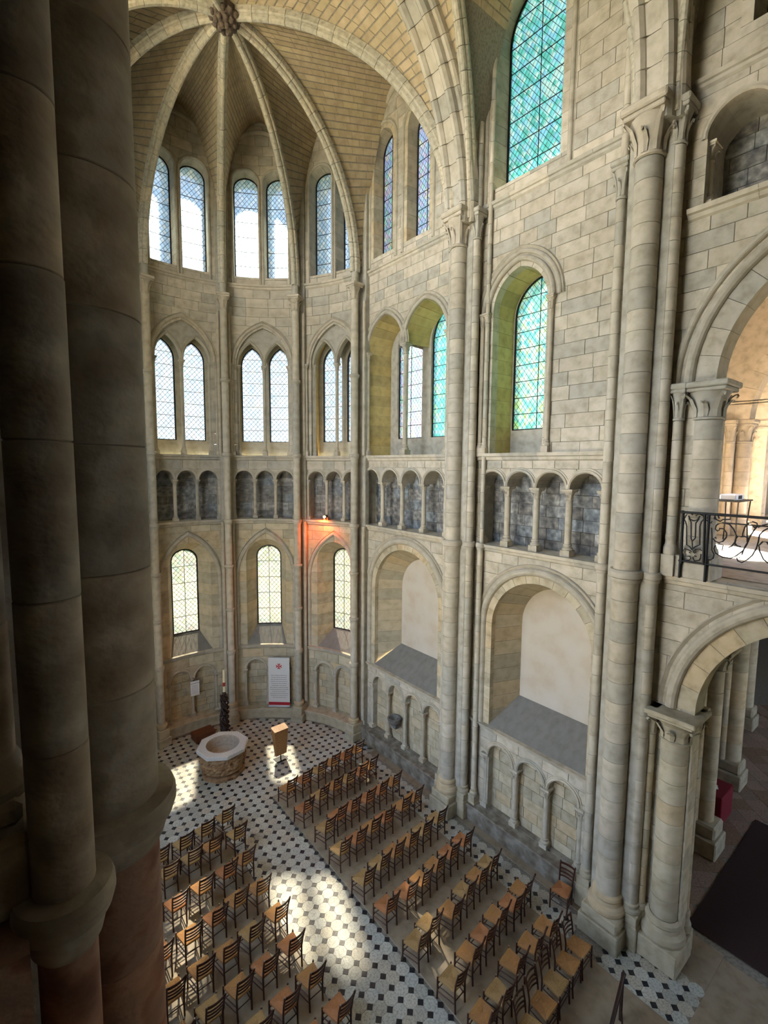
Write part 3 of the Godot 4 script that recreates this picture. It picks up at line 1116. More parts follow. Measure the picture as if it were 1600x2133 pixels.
func bay_c() -> void:
	var w := right_wall()
	var s := struct("wall_right")
	var holes := []
	for q: Array in [[2.2, 0.0, 5.39, 2.0], [2.25, Y_GAL + 0.02, 11.8, 2.0]]:
		var ring := arch_path(-0.96, q[0], q[2], q[2], q[2] + q[0], 36)
		frame(s, w, ring, 0.5, 0.0, 0.52, 0.0, 0.45, mat.warm if q[1] < 1.0 else mat.stone)
		holes.append(grown(ring, 0.495))
		holes.append(PackedVector2Array([Vector2(-0.96 - q[0], q[1]), Vector2(-0.96 + q[0], q[1]), Vector2(-0.96 + q[0], q[2] + 0.08), Vector2(-0.96 - q[0], q[2] + 0.08)]))
		for e: float in [-1.0, 1.0]:
			var jam := PackedVector2Array([Vector2(-0.96 + e * q[0], q[1]), Vector2(-0.96 + e * q[0], q[2])])
			if e > 0:
				jam.reverse()
			frame(s, w, jam, 0.02, 0.0, 0.52, 0.0, 0.42, mat.warm if q[1] < 1.0 else mat.stone, "jamb_stone")
	moulding(s, "arch_moulding", w, arch_path(-0.96, 2.55, 5.39, 5.39, 7.94, 36), roll(0.08, 0.0, 0.11) + [Vector2(0.24, 0.0), Vector2(0.3, -0.05), Vector2(0.34, 0.03)], mat.stone[1])
	string_course(s, w, -3.85, 1.6, Y_GAL, P_LEDGE, mat.stone)
	moulding(s, "arch_moulding", w, arch_path(-0.96, 2.62, 11.8, 11.8, 14.42, 36), roll(0.08, 0.0, 0.1) + [Vector2(0.22, 0.0)] + roll(0.3, 0.0, 0.07) + [Vector2(0.4, 0.03)], mat.stone[1])
	string_course(s, w, -3.85, 1.6, 14.98, P_LEDGE, mat.stone)
	holes.append(blind_arcade(s, w, [-3.12, -1.95, -0.78, 0.39], [-3.68, -2.535, -1.365, -0.195, 0.95], 0.5, 14.98, 16.15, 16.65, 0.9, 0.25, 0.1, mat.dark, 0.32, 0.3, 0.3))
	string_course(s, w, -3.85, 1.6, 17.2, P_STRING, mat.stone)
	var top := arch_path(-2.05, 1.0, 17.75, 20.9, 22.1, 24)
	holes.append(grown(top, 0.175))
	frame(s, w, top, 0.18, 0.0, 0.6, 0.04, 0.42, mat.stone, "jamb_stone")
	window(w, arch_path(-2.05, 0.95, 17.8, 20.9, 22.05, 24), 0.58, 0.56, true, tint_c, false)
	masonry(s, w, -4.4, 1.6, 0.0, Y_SILL - 0.08, holes, mat.stone, 0.34, 0.8)
	masonry(struct("wall_right"), w, -4.4, 1.6, Y_SILL - 0.08, 23.0, holes, mat.stone, 0.34, 0.8)
	# shafts and capitals of the jambs
	var j := fabric("wall_respond", "respond of grouped half columns with worn leafy capitals, beside the ground floor arch", "column")
	for a: Array in [[10.28, -3.88, 0.09], [10.4, -3.46, 0.26], [10.84, -3.24, 0.1]]:
		drum_shaft(j, a[0], a[1], a[2], 0.95, 4.75, 0.42, mat.warm)
		part(j, "capital", capital_mesh(a[2], 0.62, 1.7), mat.warm[0], Transform3D(Basis(), Vector3(a[0], 4.75, a[1])))
		part(j, "base", base_mesh(a[2] * 1.05, 0.95), mat.warm[1], Transform3D(Basis(), Vector3(a[0], 0, a[1])))
	var t := fabric("wall_respond", "respond of grouped pale half columns with scrolled capitals, behind the iron railing", "column")
	for a: Array in [[10.3, -3.76, 0.09], [10.56, -3.34, 0.24], [10.86, -3.26, 0.1]]:
		drum_shaft(t, a[0], a[1], a[2], 8.9, 11.1, 0.36, mat.stone)
		part(t, "capital", capital_mesh(a[2], 0.7, 1.6), mat.stone[0], Transform3D(Basis(), Vector3(a[0], 11.1, a[1])))
		part(t, "base", base_mesh(a[2], 0.85), mat.stone[1], Transform3D(Basis().scaled(Vector3(0.86, 1, 0.86)), Vector3(a[0], 8.08, a[1])))


# ---------------------------------------------------------------- piers
func wall_pier(label: String, main: Array, side: Array, ring: float) -> void:
	var o := fabric("wall_pier", label, "pier")
	var x: float = main[0]
	var z: float = main[1]
	var r: float = main[2]
	var core := MB.new()
	core.cbox(Vector3(x + 0.08, 0, z - 0.42), Vector3(XW + 0.3, 23.0, z + 0.42), 0.02)
	part(o, "core", core.mesh(), mat.stone[0])
	# plinth of two blocks and the moulded base
	var pl := MB.new()
	pl.cbox(Vector3(x - r * 1.7, 0, z - r * 1.75), Vector3(x + r, 0.42, z + r * 1.75), 0.02)
	part(o, "plinth", pl.mesh(), mat.warm[0])
	var pl2 := MB.new()
	pl2.cbox(Vector3(x - r * 1.52, 0.42, z - r * 1.55), Vector3(x + r, 0.66, z + r * 1.55), 0.03)
	part(o, "plinth", pl2.mesh(), mat.warm[1])
	var bs := MB.new()
	bs.lathe([Vector2(r * 1.5, 0.66), Vector2(r * 1.58, 0.7), Vector2(r * 1.58, 0.76), Vector2(r * 1.45, 0.82), Vector2(r * 1.25, 0.85), Vector2(r * 1.16, 0.92), Vector2(r * 1.25, 0.97), Vector2(r * 1.2, 1.02), Vector2(r, 1.06)], 28, Vector3(x, 0, z))
	part(o, "base", bs.mesh(), mat.warm[2])
	drum_shaft(o, x, z, r, 1.05, ring - 0.14, 0.42, mat.stone, 28)
	part(o, "ring", ring_mesh(r, 0.26, 0.075), mat.stone[1], Transform3D(Basis(), Vector3(x, ring - 0.2, z)))
	drum_shaft(o, x, z, r * 0.98, ring + 0.05, 15.95, 0.4, mat.stone, 28)
	part(o, "capital", capital_mesh(r, 0.95, 1.6), mat.stone[2], Transform3D(Basis(), Vector3(x, 15.95, z)))
	for a: Array in side:
		var pb := MB.new()
		pb.cbox(Vector3(a[0] - a[2] * 1.7, 0, a[1] - a[2] * 1.7), Vector3(XW, 0.55, a[1] + a[2] * 1.7), 0.02)
		part(o, "plinth", pb.mesh(), mat.warm[1])
		part(o, "base", base_mesh(a[2], 0.4), mat.warm[0], Transform3D(Basis(), Vector3(a[0], 0.55, a[1])))
		drum_shaft(o, a[0], a[1], a[2], 0.94, ring - 0.14, 0.46, mat.stone, 18)
		part(o, "ring", ring_mesh(a[2], 0.22, 0.055), mat.stone[1], Transform3D(Basis(), Vector3(a[0], ring - 0.18, a[1])))
		drum_shaft(o, a[0], a[1], a[2] * 0.97, ring + 0.03, a[3], 0.43, mat.stone, 18)
		if a[4]:
			part(o, "capital", capital_mesh(a[2], 0.75, 1.75), mat.stone[0], Transform3D(Basis(), Vector3(a[0], a[3], a[1])))
	# what rises above the capitals
	drum_shaft(o, x + 0.12, z + 0.12, r * 0.6, 16.9, 22.9, 0.5, mat.stone, 18)
	for a: Array in side:
		drum_shaft(o, a[0] + 0.05, a[1], a[2] * 0.8, a[3] + (0.75 if a[4] else 0.0), 22.9 if a[0] > 10.2 else 19.0, 0.5, mat.stone, 14)


func apse_shaft(deg: float, which: String) -> void:
	var w := apse_wall()
	var u := deg * DEG * RA
	var o := fabric("wall_shaft", "slender ringed wall shaft rising to the vault, " + which, "column")
	var rs := 0.13
	var d := -0.42
	var back := MB.new()
	back.cbox(Vector3(-0.24, 0, -0.5), Vector3(0.24, 22.5, -0.3), 0.02)
	part(o, "pilaster", back.mesh(), mat.stone[0], w.xf(u, 0, -0.42))
	var pl := MB.new()
	pl.cbox(Vector3(-0.25, 0, -0.4), Vector3(0.25, 0.3, 0.25), 0.02)
	part(o, "plinth", pl.mesh(), mat.warm[0], w.xf(u, 0, d))
	var pl2 := MB.new()
	pl2.cbox(Vector3(-0.2, 0.3, -0.4), Vector3(0.2, 0.62, 0.2), 0.02)
	part(o, "plinth", pl2.mesh(), mat.warm[1], w.xf(u, 0, d))
	part(o, "base", ring_mesh(rs, 0.2, 0.07), mat.warm[2], w.xf(u, 0.62, d))
	var stops := [0.7, 2.85, 4.6, 6.3, 8.0, 10.5, 13.3, 15.9]
	for i in stops.size() - 1:
		part(o, "shaft", shaft_mesh(rs, snappedf(stops[i + 1] - stops[i], 0.001), 18), pick(mat.stone), w.xf(u, stops[i], d))
		if i > 0:
			part(o, "ring", ring_mesh(rs, 0.2 if i in [1, 4, 5] else 0.14, 0.05), mat.stone[1], w.xf(u, stops[i] - 0.08, d))
	for e: float in [-0.2, 0.2]:
		part(o, "side_shaft", shaft_mesh(0.07, 7.3, 12), mat.stone[2], w.xf(u + e, 0.7, -0.14))
		part(o, "side_shaft", shaft_mesh(0.06, 5.3, 12), mat.stone[2], w.xf(u + e, Y_SILL, -0.14))
	part(o, "capital", capital_mesh(rs, 0.55, 1.7), mat.stone[2], w.xf(u, 15.85, d))
	part(o, "shaft", shaft_mesh(rs * 0.9, 0.6, 18), mat.stone[0], w.xf(u, 16.4, d))


func vaults() -> void:
	var c := struct("ceiling")
	var key := Vector3(5.4, 22.15, -13.65)
	var feet := []
	for deg: float in [-82.8, -49.3, -15.8, 17.8, 51.3, 84.8]:
		feet.append(Vector3(XC + 4.53 * sin(deg * DEG), 16.75, ZC - 4.53 * cos(deg * DEG)))
	var p4 := Vector3(9.85, 16.75, -9.45)
	var p4m := Vector3(0.95, 16.75, -9.45)
	var ribs := []
	for f: Vector3 in [p4m] + feet + [p4]:
		var pts := rib_points(f, key)
		ribs.append(pts)
		rib(c, pts, P_RIB, 0.46, mat.rib, "rib", 0.965)
	var degs := [-82.8, -49.3, -15.8, 17.8, 51.3, 84.8]
	for i in 5:
		var m: float = (degs[i] + degs[i + 1]) * 0.5
		web(c, ribs[i + 1], half_arch_apse(degs[i], m, 17.4, 22.6, RA + 0.03))
		web(c, ribs[i + 2], half_arch_apse(degs[i + 1], m, 17.4, 22.6, RA + 0.03))
	# side cells of the bay before the apse
	web(c, ribs[6], half_arch(Vector3(XW + 0.02, 17.0, -14.0), Vector3(XW + 0.02, 22.4, -11.75)))
	web(c, ribs[7], half_arch(Vector3(XW + 0.02, 17.0, -9.5), Vector3(XW + 0.02, 22.4, -11.75)))
	web(c, ribs[1], half_arch(Vector3(0.35, 17.0, -14.0), Vector3(0.35, 22.4, -11.75)))
	web(c, ribs[0], half_arch(Vector3(0.35, 17.0, -9.5), Vector3(0.35, 22.4, -11.75)))
	# broad transverse arches and the bays behind
	var arches := []
	for z: float in [-9.25, -4.35, 1.6]:
		var both := []
		for x: float in [9.98, 0.82]:
			var pts := rib_points(Vector3(x, 16.5, z), Vector3(5.4, 22.35, z))
			rib(c, pts, P_BIG, 0.5, mat.stone, "transverse_arch")
			both.append(pts)
		arches.append(both)
	web(c, ribs[7], arches[0][0])
	web(c, ribs[0], arches[0][1])
	for b in 2:
		var z0: float = [-9.25, -4.35][b]
		var z1: float = [-4.35, 1.6][b]
		var k := Vector3(5.4, 22.6, (z0 + z1) * 0.5)
		for sx in 2:
			var x: float = [10.02, 0.78][sx]
			var xw: float = [XW + 0.02, 0.35][sx]
			var ra := rib_points(Vector3(x, 16.6, z0 + 0.3), k)
			var rb := rib_points(Vector3(x, 16.6, z1 - 0.3), k)
			rib(c, ra, P_RIB, 0.46, mat.rib)
			rib(c, rb, P_RIB, 0.46, mat.rib)
			web(c, ra, arches[b][sx])
			web(c, rb, arches[b + 1][sx])
			web(c, ra, half_arch(Vector3(xw, 16.8, z0 + 0.35), Vector3(xw, 22.5, k.z)))
			web(c, rb, half_arch(Vector3(xw, 16.8, z1 - 0.35), Vector3(xw, 22.5, k.z)))
	# carved boss
	var boss := group_part(c, "boss")
	var mb := MB.new()
	mb.lathe([Vector2(0.0, -0.3), Vector2(0.16, -0.28), Vector2(0.3, -0.16), Vector2(0.36, 0.0), Vector2(0.34, 0.2)], 20, key + Vector3(0, -0.05, 0))
	part(boss, "knop", mb.mesh(), mat.boss)
	for i in 3:
		var k: int = [6, 10, 12][i]
		for j in k:
			var a := TAU * (j + 0.5 * i) / k
			var rr: float = [0.13, 0.26, 0.36][i]
			var lf := MB.new()
			lf.lathe([Vector2(0, -0.09), Vector2(0.05, -0.07), Vector2(0.075, -0.02), Vector2(0.06, 0.04), Vector2(0, 0.06)], 8)
			if not cache.has("bossleaf"):
				cache["bossleaf"] = lf.mesh()
			part(boss, "leaf", cache["bossleaf"], mat.boss, Transform3D(Basis(Vector3(cos(a), 0, -sin(a)), 0.9).scaled(Vector3(1.0, 1.3, 1.0)), key + Vector3(sin(a) * rr, [-0.34, -0.24, -0.1][i], cos(a) * rr)))
	# roof above it all
	var roof := MB.new()
	roof.box(Vector3(-6, 23.3, -20.5), Vector3(12.5, 23.8, 8))
	part(c, "roof", roof.mesh(), mat.mortar)


# ---------------------------------------------------------------- glass colours (linear)
func mix_glass(list: Array, spread := 0.12) -> Color:
	var c: Color = list[rng.randi() % list.size()]
	var k := 1.0 + rng.randf_range(-spread, spread)
	return Color(c.r * k, c.g * k, c.b * k)


func tint_low(_x: float, _y: float) -> Color:
	return mix_glass([Color(0.0326, 0.0348, 0.0331), Color(0.0339, 0.0348, 0.0348), Color(0.0292, 0.0339, 0.0279), Color(0.0348, 0.0326, 0.0331), Color(0.0279, 0.0331, 0.0348)])


func tint_apse(_x: float, _y: float) -> Color:
	return mix_glass([Color(0.0891, 0.1300, 0.1802), Color(0.1085, 0.1406, 0.1802), Color(0.0785, 0.1211, 0.1730), Color(0.1300, 0.1532, 0.1766)])


func tint_lancet(_x: float, _y: float) -> Color:
	return mix_glass([Color(0.0223, 0.0325, 0.0450), Color(0.0271, 0.0351, 0.0450), Color(0.0196, 0.0303, 0.0432), Color(0.0325, 0.0383, 0.0441)])


func tint_a(_x: float, y: float) -> Color:
	return mix_glass([Color(0.067, 0.080, 0.136), Color(0.056, 0.096, 0.128), Color(0.096, 0.088, 0.120), Color(0.080, 0.109, 0.136)] if rng.randf() > 0.2 else [Color(0.056, 0.112, 0.096), Color(0.120, 0.128, 0.096)])


func tint_a2(_x: float, _y: float) -> Color:
	return mix_glass([Color(0.019, 0.096, 0.112), Color(0.016, 0.104, 0.096), Color(0.040, 0.106, 0.128), Color(0.048, 0.112, 0.072)])


func tint_b(_x: float, _y: float) -> Color:
	return mix_glass([Color(0.019, 0.099, 0.106), Color(0.048, 0.115, 0.118), Color(0.026, 0.096, 0.080), Color(0.080, 0.125, 0.112), Color(0.058, 0.109, 0.058)])


func tint_c(_x: float, _y: float) -> Color:
	return mix_glass([Color(0.016, 0.096, 0.088), Color(0.011, 0.080, 0.058), Color(0.048, 0.112, 0.115), Color(0.072, 0.122, 0.106), Color(0.032, 0.096, 0.120)])


# ---------------------------------------------------------------- the rest of the shell
func simple_box(s: Node, called: String, lo: Vector3, hi: Vector3, m: Material) -> MeshInstance3D:
	var mb := MB.new()
	mb.box(lo, hi)
	return part(s, called, mb.mesh(), m)


func left_side() -> void:
	var w := flat_wall(Vector3(0.1, 0, 0), Vector3(0, 0, -1), Vector3(-1, 0, 0))
	var s := struct("wall_left")
	var holes := []
	for z: float in [-11.6, -6.5]:
		for q: Array in [[1.7, 3.2, 5.6, 7.3], [2.0, 10.8, 13.5, 15.5], [2.0, 17.1, 20.0, 22.0]]:
			var path := arch_path(-z, q[0], q[1], q[2], q[3], 20)
			holes.append(path)
			liner(s, "reveal", w, path, 0.03, 0.8, 0.05, mat.stone[0])
			window(w, grown(path, -0.04), 0.8, 0.6, true, tint_low, false, true)
	masonry(s, w, 3.3, 14.2, 0.0, 23.0, holes, mat.stone, 0.4, 0.9, false, 0.9)
	# wall and gallery round the viewer
	var t := struct("wall_left")
	simple_box(t, "gallery_floor", Vector3(-6, 7.6, -3.3), Vector3(-0.12, 8.1, 6), mat.floor_stone)
	simple_box(t, "lower_wall", Vector3(-0.9, 0, -3.3), Vector3(-0.12, 7.6, 6), mat.stone[0])
	simple_box(t, "upper_wall", Vector3(-0.9, 14.2, -3.3), Vector3(-0.12, 23.3, 6), mat.stone[0])
	simple_box(t, "gallery_vault", Vector3(-6, 14.2, -3.3), Vector3(-0.9, 14.7, 6), mat.stone[0])
	simple_box(t, "gallery_back", Vector3(-6.4, 7.6, -4), Vector3(-6, 14.7, 6), mat.stone[0])
	simple_box(t, "gallery_end", Vector3(-6, 7.6, -4.0), Vector3(-0.3, 14.7, -3.3), mat.stone[0])
	simple_box(t, "end_pier", Vector3(-0.9, 8.1, 2.4), Vector3(-0.12, 14.2, 6), mat.stone[0])
	# back of the transept: crossing side
	var b := struct("wall_back")
	var wb := flat_wall(Vector3(0, 0, 6), Vector3(-1, 0, 0), Vector3(0, 0, 1))
	var bh := []
	for x: float in [14.5, 19.0, 24.0, 30.0]:
		for q: Array in [[1.3, 9.4, 12.4, 13.7], [1.1, 3.0, 5.4, 6.5]]:
			var path := arch_path(-x, q[0], q[1], q[2], q[3], 16)
			bh.append(path)
			liner(b, "reveal", wb, path, 0.03, 0.6, 0.0, mat.pink[0])
			window(wb, grown(path, -0.04), 0.6, 0.6, true, tint_low, false, true)
	masonry(b, wb, -40.0, 7.0, 0.0, 23.4, bh, mat.stone, 0.4, 0.9, false, 0.7)
	var r := struct("wall_back")
	simple_box(r, "crossing_vault", Vector3(-0.5, 22.4, 1.9), Vector3(11.4, 22.9, 6.2), mat.stone[0])


func left_pier() -> void:
	var o := fabric("wall_pier", "massive dark weathered pier of two round shafts close by at the left edge", "pier")
	var ring := 8.1
	for a: Array in [[0.43, -3.21, 0.28], [0.15, -2.63, 0.13]]:
		drum_shaft(o, a[0], a[1], a[2], ring + 0.08, 23.0, 0.72, mat.worn, 48, "shaft", 0.002)
		var bs := MB.new()
		var r: float = a[2]
		var k := 0.085 if r < 0.2 else 0.1
		bs.lathe([Vector2(r - 0.01, ring - 0.25), Vector2(r + k * 0.25, ring - 0.2), Vector2(r + k * 0.45, ring - 0.13), Vector2(r + k * 0.4, ring - 0.1), Vector2(r + k * 0.8, ring - 0.07), Vector2(r + k, ring - 0.01), Vector2(r + k * 0.98, ring + 0.04), Vector2(r + k * 0.85, ring + 0.075), Vector2(r - 0.01, ring + 0.085)], 48, Vector3(a[0], 0, a[1]))
		part(o, "ring", bs.mesh(), mat.worn[1])
		drum_shaft(o, a[0], a[1], r * 0.97, 0.0, ring - 0.2, 0.7, mat.stained_stone, 48, "shaft", 0.002)
	simple_box(o, "core", Vector3(-0.9, 0, -3.7), Vector3(0.06, 23.0, -3.05), mat.worn[0])
	drum_shaft(o, -0.17, -2.95, 0.17, 8.75, 14.2, 0.7, mat.worn, 32)
	var p := MB.new()
	p.cbox(Vector3(-0.5, 8.1, -3.2), Vector3(0.04, 8.5, -2.62), 0.03)
	p.cbox(Vector3(-0.5, 8.5, -3.15), Vector3(0.01, 8.62, -2.7), 0.03)
	part(o, "plinth", p.mesh(), mat.worn[2])
	var jb := MB.new()
	jb.lathe([Vector2(0.24, 8.6), Vector2(0.25, 8.66), Vector2(0.2, 8.72), Vector2(0.17, 8.78)], 32, Vector3(-0.17, 0, -2.95))
	part(o, "base", jb.mesh(), mat.worn[1])
	simple_box(o, "lower_core", Vector3(-0.9, 0, -3.2), Vector3(0.0, 8.1, -2.4), mat.stained_stone[0])


func right_side() -> void:
	# aisle below and gallery above, beyond the arches of the right wall
	var s := struct("wall_aisle")
	var gf := struct("floor_gallery")
	var gc := struct("ceiling_gallery")
	simple_box(gf, "gallery_floor", Vector3(XW + 0.1, 7.6, -4.3), Vector3(40, 8.07, 5.9), mat.pink[0])
	simple_box(gf, "terrace", Vector3(XW + 1.35, 7.6, -9.0), Vector3(40, 8.06, -4.3), mat.pink[0])
	simple_box(gc, "gallery_vault", Vector3(XW + 1.15, 15.6, -6.2), Vector3(40, 16.0, 5.9), mat.pink[0])
	simple_box(s, "end_wall", Vector3(39.6, 0, -9), Vector3(40.2, 16, 6), mat.pink[0])
	var w := flat_wall(Vector3(0, 0, -6.2), Vector3(1, 0, 0), Vector3(0, 0, -1))
	var holes := []
	for x: float in [15.6, 20.0, 25.5, 32.0]:
		var q := arch_path(x, 1.0, 9.2, 12.2, 13.4, 16)
		holes.append(q)
		liner(s, "reveal", w, q, 0.03, 0.5, 0.0, mat.pink[0])
		window(w, grown(q, -0.03), 0.5, 0.6, true, tint_low, false, true)
	masonry(s, w, XW + 1.0, 40.0, 7.6, 16.0, holes, mat.pink, 0.4, 0.8, false, 0.6)
	simple_box(s, "far_wall", Vector3(XW + 1.1, 0, -9.0), Vector3(40, 7.6, -8.7), mat.pink[0])
	simple_box(s, "side_wall", Vector3(XW + 1.1, 0, -8.7), Vector3(XW + 1.3, 7.6, -4.3), mat.pink[0])
	simple_box(s, "side_wall", Vector3(XW + 0.6, 7.6, -6.2), Vector3(XW + 1.3, 16, -4.2), mat.pink[0])
	simple_box(s, "link_wall", Vector3(XW + 1.12, 14.9, -4.2), Vector3(XW + 1.3, 23.3, 6.0), mat.stone[0])
	# round arches across the gallery with their columns
	for x: float in [13.2, 18.2, 21.8, 28.5]:
		var zc: float = {13.2: -4.82, 18.2: -4.82, 21.8: -5.25, 28.5: -5.3}[x]
		var g := flat_wall(Vector3(x, 0, 0), Vector3(0, 0, 1), Vector3(1, 0, 0))
		var o := fabric("wall_arch", "pale pinkish round arch on a clustered column inside the gallery, %s beyond the railing" % {13.2: "nearest", 18.2: "second", 21.8: "third", 28.5: "farthest"}[x], "arch")
		var p := arch_path(-1.9, 2.75, 11.7, 11.7, 14.45, 28)
		frame(o, g, p, 0.4, 0.0, 0.55, 0.0, 0.45, mat.pink)
		plate(o, "spandrel", g, PackedVector2Array([Vector2(-6.2, 11.7), Vector2(2.5, 11.7), Vector2(2.5, 15.6), Vector2(-6.2, 15.6)]), [grown(p, 0.38)], 0.03, 0.5, mat.pink[1])
		simple_box(o, "wall_pier", Vector3(x, 8.07, -6.2), Vector3(x + 0.55, 11.75, -5.0), mat.pink[1])
		drum_shaft(o, x + 0.28, zc, 0.2, 8.75, 11.0, 0.42, mat.pink, 20)
		drum_shaft(o, x - 0.02, zc - 0.28, 0.12, 8.75, 11.0, 0.42, mat.pink, 16)
		for k: Array in [[x + 0.28, zc, 0.2], [x - 0.02, zc - 0.28, 0.12]]:
			part(o, "capital", capital_mesh(k[2], 0.72, 1.5), mat.pink[0], Transform3D(Basis(), Vector3(k[0], 11.0, k[1])))
			part(o, "base", base_mesh(k[2], 0.7), mat.pink[0], Transform3D(Basis(), Vector3(k[0], 8.07, k[1])))
	# columns of the aisle
	var word := ["nearest", "middle", "farthest"]
	var spots := [Vector3(14.35, 0, -3.95), Vector3(18.1, 0, -4.4), Vector3(22.7, 0, -5.2)]
	for i in 3:
		var c: Vector3 = spots[i]
		var o := fabric("wall_column", "dim stone column on a high plinth in the aisle, %s of the row" % word[i], "column", c, "columns of the aisle")
		var pl := MB.new()
		pl.cbox(Vector3(-0.4, 0, -0.4), Vector3(0.4, 0.5, 0.4), 0.03)
		pl.cbox(Vector3(-0.34, 0.5, -0.34), Vector3(0.34, 0.85, 0.34), 0.05)
		part(o, "plinth", pl.mesh(), mat.warm[0])
		drum_shaft(o, 0, 0, 0.2 if i == 0 else 0.27, 0.85, 5.0, 0.6, mat.warm, 24)
		drum_shaft(o, -0.28, -0.2, 0.12, 0.85, 5.0, 0.6, mat.warm, 16)
		part(o, "capital", capital_mesh(0.25, 0.6, 1.6), mat.warm[1], Transform3D(Basis(), Vector3(0, 5.0, 0)))
		part(o, "upper_block", slab(PackedVector2Array([Vector2(-0.35, 5.6), Vector2(0.35, 5.6), Vector2(0.35, 7.7), Vector2(-0.35, 7.7)]), 0.35, -0.35), mat.warm[0])


func outside() -> void:
	# open arcade outside the upper windows of the apse
	var w := apse_wall().moved(1.2)
	var s := struct("wall_outer")
	var holes := []
	for deg: float in [-66.05, -32.55, 1.0, 34.55, 68.05]:
		for e: float in [-0.555, 0.555]:
			var q := round_path(deg * DEG * RA + e, 0.43, 16.6, 20.75, 16)
			holes.append(q)
			liner(s, "reveal", w, q, 0.0, 0.35, 0.0, mat.stone[0])
	bed(s, w, -7.1, 7.4, 16.0, 22.6, holes, 0.0, mat.stone[0], "arcade_face")
	bed(s, w, -7.1, 7.4, 16.0, 22.6, holes, 0.35, mat.stone[0], "arcade_face")
	var mb := MB.new()
	var a := apse_wall()
	for i in 40:
		var u := lerpf(-7.1, 7.4, i / 40.0)
		var u2 := lerpf(-7.1, 7.4, (i + 1) / 40.0)
		for y: float in [16.2, 22.6]:
			mb.quad(a.p(u, y, 0.45), a.p(u2, y, 0.45), a.p(u2, y, 1.55), a.p(u, y, 1.55), Vector3.UP)
	part(s, "passage_slab", mb.mesh(), mat.stone[0])
	var g := MeshInstance3D.new()
	g.name = "lawn"
	var pm := MB.new()
	for q: Array in [[-7, -90, 90, -20.6], [41, -20.6, 90, 40]]:
		pm.quad(Vector3(q[0], -0.3, q[1]), Vector3(q[2], -0.3, q[1]), Vector3(q[2], -0.3, q[3]), Vector3(q[0], -0.3, q[3]), Vector3.UP)
	g.mesh = pm.mesh()
	g.material_override = mat.lawn
	add_child(g)
	tag(g, "green lawn outside, glimpsed through the low apse windows", "lawn")
	g.set_meta("kind", "stuff")
	var gv := MB.new()
	gv.quad(Vector3(-90, -0.3, -90), Vector3(-7, -0.3, -90), Vector3(-7, -0.3, 40), Vector3(-90, -0.3, 40), Vector3.UP)
	part(struct("floor_court"), "gravel", gv.mesh(), mat.gravel)
	var i := 0
	for t: Array in [[20.5, -13.4, 14.0, 3.4], [22.0, -20.6, 13.4, 3.6], [30.0, -18.0, 13.0, 3.6], [8.0, -34.0, 9.0, 3.6], [16.0, -31.0, 10.0, 3.8], [-1.0, -37.0, 8.5, 3.0]]:
		tree(Vector3(t[0], -0.285, t[1]), t[2], t[3], ["bushy green tree outside the tall window above the second niche", "bushy green tree outside the paired windows beside the apse", "lower green tree outside, behind the paired windows", "green tree outside behind the middle of the apse", "green tree outside, right of the apse axis", "small green tree outside, left of the apse axis"][i])
		i += 1


func tree(at: Vector3, h: float, r: float, label: String) -> void:
	var o := thing("leafy_tree", label, "tree", at, 0.0, "trees outside the windows")
	var mb := MB.new()
	mb.tube([Vector3(0, 0, 0), Vector3(0.1, h * 0.3, 0.05), Vector3(0, h * 0.6, 0), Vector3(0.05, h * 0.85, 0)], 0.25, 8, 0.06)
	for k in 5:
		var a := TAU * k / 5.0
		mb.tube([Vector3(0, h * (0.35 + 0.08 * k), 0), Vector3(cos(a) * r * 0.4, h * (0.45 + 0.08 * k), sin(a) * r * 0.4), Vector3(cos(a) * r * 0.75, h * (0.5 + 0.08 * k), sin(a) * r * 0.75)], 0.09, 6, 0.03)
	part(o, "trunk", mb.mesh(), mat.bark)
	var lf := MB.new()
	lf.tinted = true
	for k in 900:
		var dirv := Vector3(rng.randfn(), rng.randfn(), rng.randfn()).normalized()
		var p := Vector3(0, h * 0.62, 0) + dirv * Vector3(r, h * 0.38, r) * pow(rng.randf(), 0.4)
		var a := Vector3(rng.randfn(), rng.randfn(), rng.randfn()).normalized() * 0.26
		var b := a.cross(Vector3(rng.randfn(), rng.randfn(), rng.randfn()).normalized()).normalized() * 0.16
		var g := rng.randf_range(0.8, 1.2)
		lf.tint = Color(0.16 * g, 0.34 * g, 0.06 * g)
		lf.quad(p - a, p + b, p + a, p - b, Vector3.UP)
	var q := part(o, "leaves", lf.mesh(), mat.leaf)
	q.set_meta("kind", "stuff")


